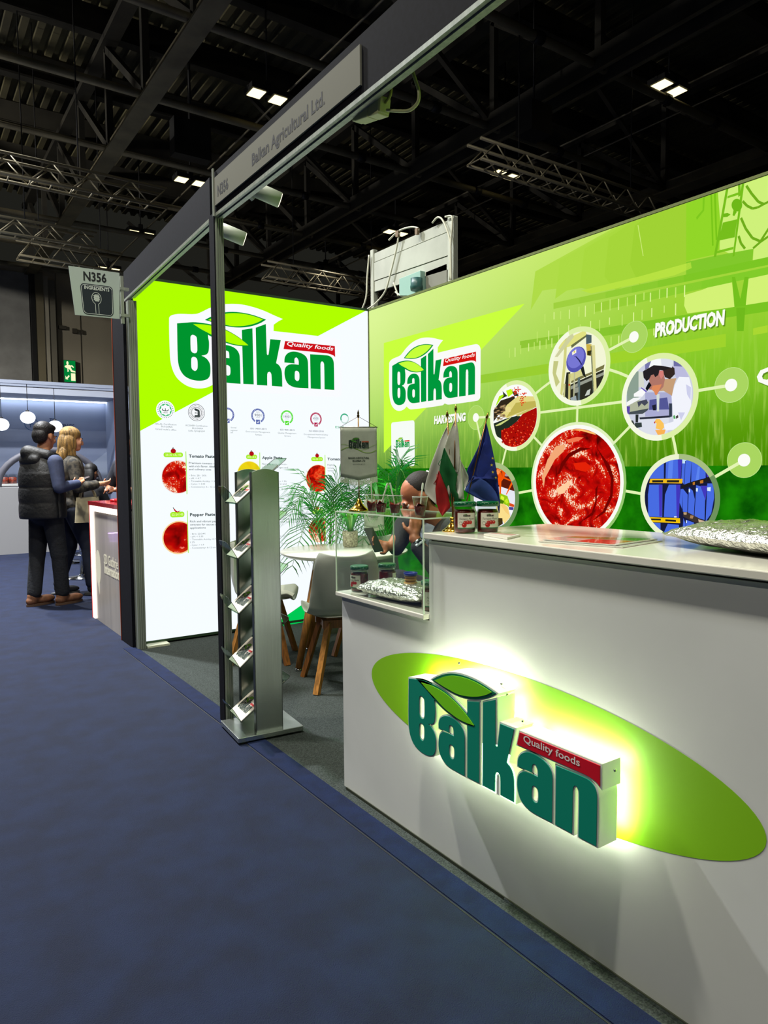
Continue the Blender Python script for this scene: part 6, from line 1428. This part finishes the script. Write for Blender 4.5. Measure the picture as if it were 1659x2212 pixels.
def vest(u, v):
    a = u*2*PI; z = .885+(1.50-.885)*v; k = abs(math.sin(v*4*PI)); k = k**.35
    rx = .236-.075*max(0, v-.72)/.28*1.0+.010*k-.02*v; ry = .188-.045*max(0, v-.75)/.25+.009*k
    return V((rx*math.cos(a), ry*math.sin(a)-.03, z))
MB().grid(vest, 40, 50).lathe([(0, 1.49), (.12, 1.50)], 12, cap=False).build('quilted_vest', vestm, t, solid=.012)
fur('hood', [('c', (.13, -.05, 1.50), (0, -.16, 1.53), .062, .078), ('c', (-.13, -.05, 1.50), (0, -.16, 1.53), .062, .078), ('c', (.13, -.05, 1.5), (.07, .09, 1.49), .055, .04), ('c', (-.13, -.05, 1.5), (-.07, .09, 1.49), .055, .04), ('e', (0, -.15, 1.46), (.14, .075, .08))], vestm, t, .012)
fur('sleeves', [('c', (.222, -.03, 1.44), (.29, -.045, 1.19), .074, .060), ('c', (.29, -.045, 1.19), (.215, .21, 1.22), .060, .044), ('c', (-.222, -.03, 1.44), (-.28, -.0, 1.18), .074, .060), ('c', (-.28, 0, 1.18), (-.08, .23, 1.2), .060, .044)], mat((62, 72, 104), .8, vary=.12, scale=20), t, .010)
fur('trousers', [('c', (.10, 0, .92), (.11, .055, .50), .104, .08), ('c', (.11, .055, .50), (RA[0], RA[1]-.01, .13), .077, .07), ('c', (-.10, 0, .92), (-.12, -.03, .50), .104, .08), ('c', (-.12, -.03, .50), (LA[0], LA[1], .13), .077, .07), ('e', (0, 0, .93), (.185, .145, .13))], mat((26, 30, 38), .85, vary=.3, scale=14, bump=.4, bscale=40), t, .012)
for p_, nm in ((RA, 'boot'), (LA, 'boot')):
    sh = fur(nm, [('e', (p_[0], p_[1]-.01, .085), (.052, .065, .075)), ('e', (p_[0]+.008, p_[1]+.10, .052), (.05, .12, .046)), ('e', (p_[0], p_[1]-.03, .05), (.046, .06, .048))], mat((128, 84, 56), .7, vary=.25, scale=18), t)
    MB().prism([(p_[0]+.046*math.cos(a)+.006, p_[1]+.06+.155*math.sin(a)) for a in [i*.35 for i in range(18)]], lambda u, v, d: V((u, v, d)), .0, .022).build('sole', mat((84, 62, 46), .8), sh)
ph = thing('mobile_phone', 'dark phone held by the man in the quilted vest', 'phone', (0, 0, 0)); ph.location = t.location; ph.rotation_euler = t.rotation_euler
MB().box((-.036, -.075, -.004), (.036, .075, .004), 0, Matrix.Translation(V((.10, .36, 1.268))) @ Matrix.Rotation(.35, 4, 'X') @ Matrix.Rotation(-.5, 4, 'Z')).build('case', mat((50, 34, 34), .4), ph, bevel=.003)

# the woman beside him
t = root('woman with long blonde hair in a dark patterned blouse and jeans', (1.57, 8.30, .004), (.93, .05)); t.scale = (1.03, 1.03, 1.035)
M_, hp = head_pcs((0, .03, 1.635), -.12, 0, 1.0)
RA, LA = (.12, .16, .10), (-.10, -.12, .10)
b = grow('body', hp+[('e', (0, 0, 1.30), (.165, .12, .18)), ('e', (0, 0, 1.10), (.14, .105, .16)), ('e', (0, 0, .94), (.165, .125, .13)), ('c', (0, 0, 1.44), (0, .01, 1.56), .052, .048),
    ('c', (.18, 0, 1.38), (.23, .02, 1.13), .046, .038), ('c', (.23, .02, 1.13), (.17, .27, 1.17), .037, .026), ('c', (-.18, 0, 1.38), (-.22, .05, 1.12), .046, .038), ('c', (-.22, .05, 1.12), (-.08, .28, 1.15), .037, .026),
    ('c', (.09, 0, .9), (.11, .14, .50), .088, .06), ('c', (.11, .14, .5), RA, .056, .04), ('c', (-.09, 0, .9), (-.1, .0, .5), .088, .06), ('c', (-.1, 0, .5), LA, .056, .04)]
    + hand((.17, .27, 1.17), (-.2, .9, .1), (-.6, 0, .6), .7, -1, .92)+hand((-.08, .28, 1.15), (.5, .7, .2), (0, -.4, .9), .7, 1, .92), .0075, mat((222, 160, 124), .5), t); eyes(M_, b)
HE = lambda p, r: ('e', M_ @ V(p), V(r), M_.to_3x3().to_4x4())
fur('hair', [HE((0, -.02, .05), (.088, .108, .09)), HE((.07, -.03, -.06), (.035, .07, .11)), HE((-.07, -.03, -.06), (.035, .07, .11)), HE((0, -.085, -.05), (.085, .05, .13)), HE((.05, -.08, -.18), (.055, .05, .11)), HE((-.05, -.08, -.18), (.055, .05, .11)), HE((.075, .0, -.17), (.03, .04, .10)), HE((.03, -.09, -.27), (.04, .035, .08))], mat((178, 138, 74), .5, vary=.45, scale=10, stretch=(6, 6, 1), bump=.6, bscale=60), t)
blouse = mat((22, 22, 22), .8, vary=.1, scale=26, c2=(84, 78, 66))
fur('blouse', [('e', (0, 0, 1.30), (.19, .145, .2)), ('e', (0, .0, 1.08), (.165, .13, .2)), ('e', (0, 0, .95), (.19, .15, .14)), ('c', (.16, 0, 1.38), (.235, .02, 1.13), .068, .058), ('c', (.235, .02, 1.13), (.19, .2, 1.16), .056, .05), ('c', (-.16, 0, 1.38), (-.225, .05, 1.12), .068, .058), ('c', (-.225, .05, 1.12), (-.12, .22, 1.15), .056, .05)], blouse, t, .011)
fur('jeans', [('c', (.09, 0, .9), (.11, .135, .50), .106, .076), ('c', (.11, .135, .5), (RA[0], RA[1]-.01, .12), .074, .06), ('c', (-.09, 0, .9), (-.1, 0, .5), .106, .076), ('c', (-.1, 0, .5), (LA[0], LA[1], .12), .074, .06)], mat((30, 38, 58), .85, vary=.25, scale=12), t, .011)
for p_ in (RA, LA):
    sh = fur('shoe', [('e', (p_[0], p_[1], .07), (.045, .055, .06)), ('e', (p_[0], p_[1]+.09, .045), (.045, .115, .04))], mat((34, 36, 40), .7), t)
    MB().prism([(p_[0]+.044*math.cos(a), p_[1]+.06+.145*math.sin(a)) for a in [i*.35 for i in range(18)]], lambda u, v, d: V((u, v, d)), 0, .02).build('sole', mat((90, 90, 90), .7), sh)
hb = thing('handbag', 'cream leather handbag with two handles on the arm of the blonde woman', 'bag', (0, 0, 0)); hb.location = t.location+V((-.13, -.30, 0)); hb.rotation_euler = (0, 0, t.rotation_euler[2]+.3)
MB().grid(lambda u, v: V((.05*(1-.55*v)*math.cos(u*2*PI), .155*(1-.14*v)*math.copysign(abs(math.sin(u*2*PI))**.6, math.sin(u*2*PI))+.28, .80+.27*v)), 28, 8).build('bag_body', mat((196, 184, 150), .5, vary=.08), hb)
for dx in (-.015, .015): MB().tube([V((dx, .28-.09*math.cos(a), 1.06+.11*math.sin(a))) for a in [i*PI/12 for i in range(13)]], .007, 8).build('handle', mat((206, 192, 150), .5), hb)

# the attendant whose arm shows beside the dark partition, and a dark-haired visitor further back
t = root('person in a dark t-shirt behind the red-topped counter, only arm and shoulder visible', (2.23, 8.35, .004), (-.85, -.5))
M_, hp = head_pcs((0, .02, 1.68), -.1, 0)
b = grow('body', hp+[('e', (0, 0, 1.34), (.18, .125, .2)), ('e', (0, 0, 1.12), (.16, .12, .18)), ('e', (0, 0, .96), (.17, .125, .13)), ('c', (0, 0, 1.5), (0, 0, 1.6), .06, .055), ('c', (.2, 0, 1.40), (.28, .06, 1.12), .054, .045), ('c', (.28, .06, 1.12), (.08, .26, 1.16), .043, .031), ('c', (-.2, 0, 1.40), (-.28, .06, 1.12), .054, .045), ('c', (-.28, .06, 1.12), (-.06, .27, 1.14), .043, .031), ('c', (.1, 0, .9), (.11, 0, .1), .09, .045), ('c', (-.1, 0, .9), (-.11, 0, .1), .09, .045), ('e', (.11, .07, .04), (.045, .12, .038)), ('e', (-.11, .07, .04), (.045, .12, .038))]
    + hand((.08, .26, 1.16), (-.8, .4, 0), (0, -.2, -.9), .5, -1)+hand((-.06, .27, 1.14), (.8, .4, 0), (0, -.2, -.9), .5, 1), .009, skin2, t); eyes(M_, b)
tee = mat((20, 26, 40), .85)
fur('t_shirt', [('e', (0, 0, 1.34), (.205, .15, .21)), ('e', (0, 0, 1.1), (.18, .14, .22)), ('c', (.18, 0, 1.41), (.265, .045, 1.2), .075, .068), ('c', (-.18, 0, 1.41), (-.265, .045, 1.2), .075, .068)], tee, t, .012)
fur('trousers', [('c', (.1, 0, .92), (.11, 0, .12), .11, .065), ('c', (-.1, 0, .92), (-.11, 0, .12), .11, .065), ('e', (0, 0, .93), (.18, .14, .12))], mat((24, 26, 32), .85), t, .014)
HE = lambda p, r: ('e', M_ @ V(p), V(r), M_.to_3x3().to_4x4())
fur('hair', [HE((0, -.02, .05), (.084, .104, .085)), HE((0, -.07, .0), (.07, .05, .08))], mat((24, 20, 18), .6), t)
p = at_y(193, 1010, 11.2)
t = root('dark-haired person in black sitting far behind the blonde woman', (p.x, p.y, .004), (.7, .7))
M_, hp = head_pcs((0, .05, 1.33), -.1, 0)
b = grow('body', hp+[('e', (0, 0, 1.0), (.17, .12, .2)), ('e', (0, 0, .8), (.16, .12, .18)), ('e', (0, 0, .66), (.17, .14, .12)), ('c', (0, 0, 1.15), (0, .02, 1.26), .055, .05), ('c', (.19, 0, 1.08), (.22, .1, .85), .05, .04), ('c', (.22, .1, .85), (.1, .3, .88), .04, .03), ('c', (-.19, 0, 1.08), (-.22, .1, .85), .05, .04), ('c', (-.22, .1, .85), (-.1, .3, .88), .04, .03), ('c', (.1, .0, .66), (.11, .4, .62), .085, .06), ('c', (.11, .4, .62), (.11, .36, .08), .055, .04), ('c', (-.1, .0, .66), (-.11, .4, .62), .085, .06), ('c', (-.11, .4, .62), (-.11, .36, .08), .055, .04), ('e', (.11, .44, .04), (.045, .12, .038)), ('e', (-.11, .44, .04), (.045, .12, .038))]
    + hand((.1, .3, .88), (-.5, .6, 0), (0, 0, -1), .5, -1)+hand((-.1, .3, .88), (.5, .6, 0), (0, 0, -1), .5, 1), .009, skin, t); eyes(M_, b)
HE = lambda p, r: ('e', M_ @ V(p), V(r), M_.to_3x3().to_4x4())
fur('hair', [HE((0, -.02, .05), (.092, .108, .09)), HE((0, -.08, -.06), (.095, .06, .15)), HE((0, -.08, -.2), (.085, .05, .1))], mat((16, 14, 14), .6), t)
fur('black_top', [('e', (0, 0, 1.0), (.195, .145, .2)), ('e', (0, 0, .78), (.18, .14, .2)), ('c', (.17, 0, 1.08), (.22, .1, .85), .07, .055), ('c', (-.17, 0, 1.08), (-.22, .1, .85), .07, .055), ('c', (.22, .1, .85), (.12, .27, .88), .055, .042), ('c', (-.22, .1, .85), (-.12, .27, .88), .055, .042)], mat((16, 16, 20), .85), t, .012)
fur('trousers', [('c', (.1, 0, .66), (.11, .4, .62), .1, .075), ('c', (.11, .4, .62), (.11, .36, .1), .07, .055), ('c', (-.1, 0, .66), (-.11, .4, .62), .1, .075), ('c', (-.11, .4, .62), (-.11, .36, .1), .07, .055), ('e', (0, 0, .66), (.18, .15, .12))], mat((30, 26, 24), .85), t, .014)

# the seated man in the dark suit
f = V((-.82, .57, 0)); hd = V((2.44, 3.19, 0)); o0 = hd-f*.30
t = root('seated man in a dark suit resting his cheek on his hand', (o0.x, o0.y, .004), (-.82, .57))
M_, hp = head_pcs((0, .30, 1.185), -.55, .18, 1.06)
wl_, wr_ = V((-.155, .335, .965)), V((.10, .46, .895))
hl = hand(wl_, (.28, -.12, .95), (.8, .3, -.1), .28, 1, 1.0, .08); hr_ = hand(wr_, (-.25, .8, .12), (-.7, -.2, .5), .75, -1)
b = grow('body', hp+[('e', (0, .10, .90), (.185, .13, .2)), ('e', (0, .02, .70), (.17, .13, .18)), ('e', (0, -.03, .55), (.18, .15, .12)), ('c', (0, .17, 1.02), (0, .25, 1.10), .062, .056), ('c', (-.19, .12, 1.0), (-.23, .15, .73), .054, .046), ('c', (-.23, .15, .73), wl_, .045, .031), ('c', (.19, .13, 1.04), (.25, .37, 1.0), .054, .046), ('c', (.25, .37, 1.0), wr_, .045, .031),
    ('c', (.1, 0, .54), (.13, .44, .53), .088, .062), ('c', (.13, .44, .53), (.12, .40, .09), .058, .042), ('e', (.12, .47, .045), (.046, .125, .04)), ('c', (-.1, 0, .55), (-.10, .42, .71), .088, .062), ('c', (-.10, .42, .71), (.22, .46, .60), .058, .042), ('e', (.30, .50, .60), (.05, .10, .05))]+hl+hr_, .0068, skin2, t, 3); eyes(M_, b, 1.06)
HE = lambda p, r: ('e', M_ @ (V(p)*1.06), V(r)*1.06, M_.to_3x3().to_4x4())
fur('hair', [HE((0, -.032, .045), (.0800, .0930, .0850)), HE((0, -.065, -.0), (.074, .05, .085))], mat((30, 24, 20), .75, vary=.3, scale=50, bump=.3, bscale=200), t, .006)
suit = mat((30, 30, 34), .85, vary=.2, scale=16, bump=.25, bscale=60)
fur('suit_jacket', [('e', (0, .10, .89), (.215, .16, .21)), ('e', (0, .02, .70), (.2, .16, .2)), ('e', (0, -.03, .56), (.2, .17, .1)), ('c', (-.17, .12, 1.01), (-.235, .15, .73), .076, .064), ('c', (-.235, .15, .73), wl_+V((-.01, -.02, -.045)), .062, .043), ('c', (.17, .13, 1.04), (.25, .37, 1.0), .085, .074), ('c', (.25, .37, 1.0), wr_+V((.02, -.03, -.01)), .074, .048)], suit, t, .010)
fur('suit_trousers', [('c', (.1, 0, .54), (.13, .44, .53), .106, .08), ('c', (.13, .44, .53), (.12, .40, .12), .076, .06), ('c', (-.1, 0, .55), (-.10, .42, .71), .106, .08), ('c', (-.10, .42, .71), (.20, .455, .61), .076, .06)], suit, t, .011)
ud = (wl_-V((-.23, .15, .73))).normalized()
MB().tube([wl_-ud*.052, wl_-ud*.036], [.043, .041], 18).build('shirt_cuff', mat((214, 220, 232), .7), t)
wt_ = MB().tube([wl_-ud*.030, wl_-ud*.018], .0345, 20).build('watch_strap', CHROME, t)
MB().tube([wl_-ud*.024+V((-.040, -.016, .0)), wl_-ud*.024+V((-.030, -.012, 0))], .016, 16).build('watch_face', mat((60, 64, 60), .2, .6), wt_)
fur('shirt', [('e', (0, .22, .97), (.06, .075, .10))], mat((190, 200, 220), .7), t)
ph = thing('mobile_phone', 'black phone held by the seated man in the dark suit', 'phone', (0, 0, 0)); ph.location = t.location; ph.rotation_euler = t.rotation_euler
MB().box((-.038, -.004, -.078), (.038, .004, .078), 0, Matrix.Translation(wr_+V((-.055, .10, .045))) @ Matrix.Rotation(-.7, 4, 'Z') @ Matrix.Rotation(-.55, 4, 'X')).build('case', mat((26, 32, 30), .35), ph, bevel=.003)
# ---------------------------------------------------------------- neighbouring stands at the left
sd = thing('lit_counter', 'neighbouring counter with a red top, glowing edge and white lettering', 'counter', (1.7, 6.3, 0))
SX = 1.455; SY0, SY1, SZ = 5.81, 6.86, 1.045
MB().box((SX+.012, SY0, .004), (SX+.5, SY1-.06, SZ-.02)).build('counter_body', mat((186, 178, 166), .3, vary=.12, scale=1.4, stretch=(1, 6, .5), coat=.3), sd)
MB().box((SX-.01, SY0-.01, SZ), (SX+.55, SY1+.01, SZ+.035)).build('red_top', mat((150, 16, 28), .25, coat=.3), sd)
MB().box((SX-.004, SY1, .0), (SX+.02, SY1+.012, SZ)).build('red_edge', mat((190, 40, 30), .4), sd)
MB().box((SX+.0, SY1-.085, .008), (SX+.012, SY1-.004, SZ-.004)).box((SX+.0, SY0, SZ-.05), (SX+.012, SY1-.085, SZ-.004)).build('led_edge', led((255, 240, 226), 3.0), sd)
SWL = Wall('x', SX+.012); pr = Print(SWL.P, .001, .002); wl2 = emi((236, 232, 210), .75)
c_ = SWL.uv(212, 1225)
pr.poly([(c_[0]+.10*math.cos(a)*(1 if math.cos(a) > 0 else .7), c_[1]+.155*math.sin(a)) for a in [i*PI/14 for i in range(28)]], wl2, 0)
pr.poly([(c_[0]-.04, c_[1]-.10), (c_[0]+.05, c_[1]-.13), (c_[0]+.03, c_[1]-.25)], wl2, 0)
pr.build('emblem', sd); pr = Print(SWL.P, .001, .002); pr.text('SD Guthrie', SWL.uv(225, 1217), SWL.uv(255, 1230), .085, wl2, 0, .01); pr.build('lettering', sd); pr = Print(SWL.P, .001, .002); pr.text('International', SWL.uv(226, 1237), SWL.uv(264, 1256), .085, wl2, 0, .03)
pr.build('lettering', sd)
o = MB().ball((1.62, 6.4, SZ+.05), (.06, .09, .022), 14, 8).ball((1.60, 6.55, SZ+.045), (.04, .05, .016), 12, 8).build('red_sweets', mat((180, 20, 30), .3)); tag(o, 'small heap of red sweets on the red counter top', 'sweets')

bb = thing('blue_booth', 'pale blue neighbouring stand wall with a lit soffit and dark lettering', 'booth', (2.5, 16.5, 0))
bw_ = mat((150, 162, 190), .7, vary=.06, scale=1)
MB().box((-2, 16.5, 0), (7, 16.7, 2.9)).build('back_wall', bw_, bb)
MB().box((-2, 15.3, 2.86), (7, 16.7, 2.98)).build('canopy', mat((176, 182, 196), .6), bb)
MB().box((3.9, 13.6, 0), (4.0, 16.5, 2.9)).build('side_wall', bw_, bb)
MB().box((1.0, 16.36, 2.84), (3.9, 16.44, 2.858)).build('soffit_light', led((235, 245, 255), 9.0), bb)
BW2 = Wall('y', 16.5); pr = Print(BW2.P, .002, .004); bk = mat((44, 62, 96), .6); bk2 = mat((54, 92, 140), .6)
pr.text('TE', BW2.uv(107, 912), BW2.uv(118, 912.6), .085, bk, 0, .02); pr.text('RINGS', BW2.uv(130, 924.5), BW2.uv(161, 925.5), .09, bk, 0, .02)
c_ = BW2.uv(68, 916); pr.ring(c_, .12, .135, bk2, 0); pr.line([(c_[0]-.02, c_[1]-.07), (c_[0]-.02, c_[1]+.05), (c_[0]+.03, c_[1]+.05)], .015, bk2, 1); pr.line([(c_[0]-.05, c_[1]), (c_[0]+.05, c_[1])], .015, bk2, 1)
pr.poly([BW2.uv(200, 1000), BW2.uv(244, 965), BW2.uv(262, 965), BW2.uv(262, 1042), BW2.uv(206, 1042)], mat((172, 184, 206), .6), 0)
pr.build('lettering', bb)
gl = led((246, 250, 255), 3.2)
for (px, py, y), lb in (((3, 917, 14.2), 'round white pendant lamp at the left picture edge'), ((60, 902, 14.2), 'round white pendant lamp to the left of the man in the vest'), ((119, 921, 14.6), 'round white pendant lamp half hidden by the head of the man in the vest')):
    c_ = at_y(px, py, y); t = thing('pendant_lamp', lb, 'lamp', c_, 'globe pendants of the blue stand')
    MB().ball(c_, (.125, .125, .108), 24, 14).build('globe', gl, t); MB().tube([c_+V((0, 0, .1)), c_+V((0, 0, .13))], .03, 10).build('lamp_cap', BLACK, t); MB().tube([c_+V((0, 0, .12)), V((c_.x, c_.y, 2.9 if y > 15.3 else 2.92))], .006, 6).build('cord', BLACK, t)
MB().box((-2, 14.15, 2.92), (4, 14.25, 2.98)).box((-2, 14.55, 2.92), (4, 14.65, 2.98)).build('lamp_rail', mat((150, 158, 176), .6), bb)
kc = thing('blue_stand_counter', 'white counter of the blue stand with a violet-lit plinth and jars', 'counter', (1.2, 14, 0))
MB().box((-.9, 13.75, .2), (1.85, 14.4, 1.11)).build('counter_body', mat((190, 190, 188), .5), kc)
MB().box((-.95, 13.7, 1.11), (1.9, 14.45, 1.14)).build('counter_top', mat((206, 206, 204), .4), kc)
MB().box((-.82, 13.85, .03), (1.75, 14.3, .2)).build('plinth', mat((190, 160, 220), .5), kc); MB().box((-.9, 13.74, 0), (1.85, 14.4, .03)).build('base', mat((190, 180, 206), .5), kc)
MB().box((-.88, 13.76, .19), (1.83, 13.78, .2)).build('led_strip', led((210, 160, 255), 45.0), kc)
for i, px in enumerate((10, 28)):
    p = at_y(px, 1046, 13.95); t = thing('snack_jar', 'glass jar of red snacks on the counter of the blue stand, %s' % ('the left one' if i == 0 else 'the right one'), 'jar', (p.x, 13.95, 1.14), 'snack jars of the blue stand')
    MB().lathe([(0, 0), (.065, 0), (.07, .01), (.07, .15), (.06, .16), (.06, .17)], 18, (p.x, 13.95, 1.14), cap=False).build('glass', glass((235, 240, 240), .9, 5), t); MB().lathe([(0, .005), (.062, .006), (.064, .115), (0, .125)], 16, (p.x, 13.95, 1.14), cap=False).build('snacks', mat((170, 60, 34), .5, vary=.5, scale=40), t)
# rounded grey niche frame behind the two visitors
a0 = thing('arched_stand', 'grey arched display frame behind the man and the blonde woman', 'display', (2.15, 13.2, 0)); c_ = at_y(110, 1048, 13.2)
MB().tube([V((c_.x+.80*math.cos(a), 13.2, 1.1+.62*math.sin(a))) for a in [i*PI/20 for i in range(21)]], .055, 10).build('arch', mat((80, 80, 90), .6), a0)
MB().box((c_.x-.86, 13.0, .0), (c_.x+.86, 13.4, 1.1)).build('arch_base', mat((150, 150, 152), .6), a0)
for z in (1.14, 1.22, 1.3): MB().box((c_.x+.55, 13.05, z), (c_.x+.74, 13.2, z+.03)).build('display_box', mat((70, 74, 84), .5), a0)
# bar stools
def stool(px, py, y, lb):
    p = at_z(px, py, .004); t = thing('bar_stool', lb, 'stool', (p.x, p.y, .004), 'chrome bar stools')
    MB().lathe([(0, 0), (.20, 0), (.20, .012), (.05, .03), (.03, .05), (0, .05)], 28, p, cap=False).build('base', CHROME, t); MB().tube([p+V((0, 0, .04)), p+V((0, 0, .72))], .026, 14).build('column', CHROME, t)
    MB().tube([p+V((.15*math.cos(a), .15*math.sin(a), .30)) for a in [i*PI/12 for i in range(25)]], .009, 8).build('foot_ring', CHROME, t); MB().bar(p+V((0, 0, .3)), p+V((.15, 0, .3)), .016).bar(p+V((0, 0, .3)), p+V((-.15, 0, .3)), .016).build('ring_arm', CHROME, t)
    MB().lathe([(0, .70), (.16, .70), (.19, .73), (.19, .77), (.17, .785), (0, .785)], 28, p, cap=False).build('seat', mat((206, 206, 214), .35), t)
stool(178, 1248, 0, 'chrome bar stool with a white seat behind the woman, in front of the lit counter'); stool(152, 1216, 0, 'chrome bar stool further back between the legs of the man')
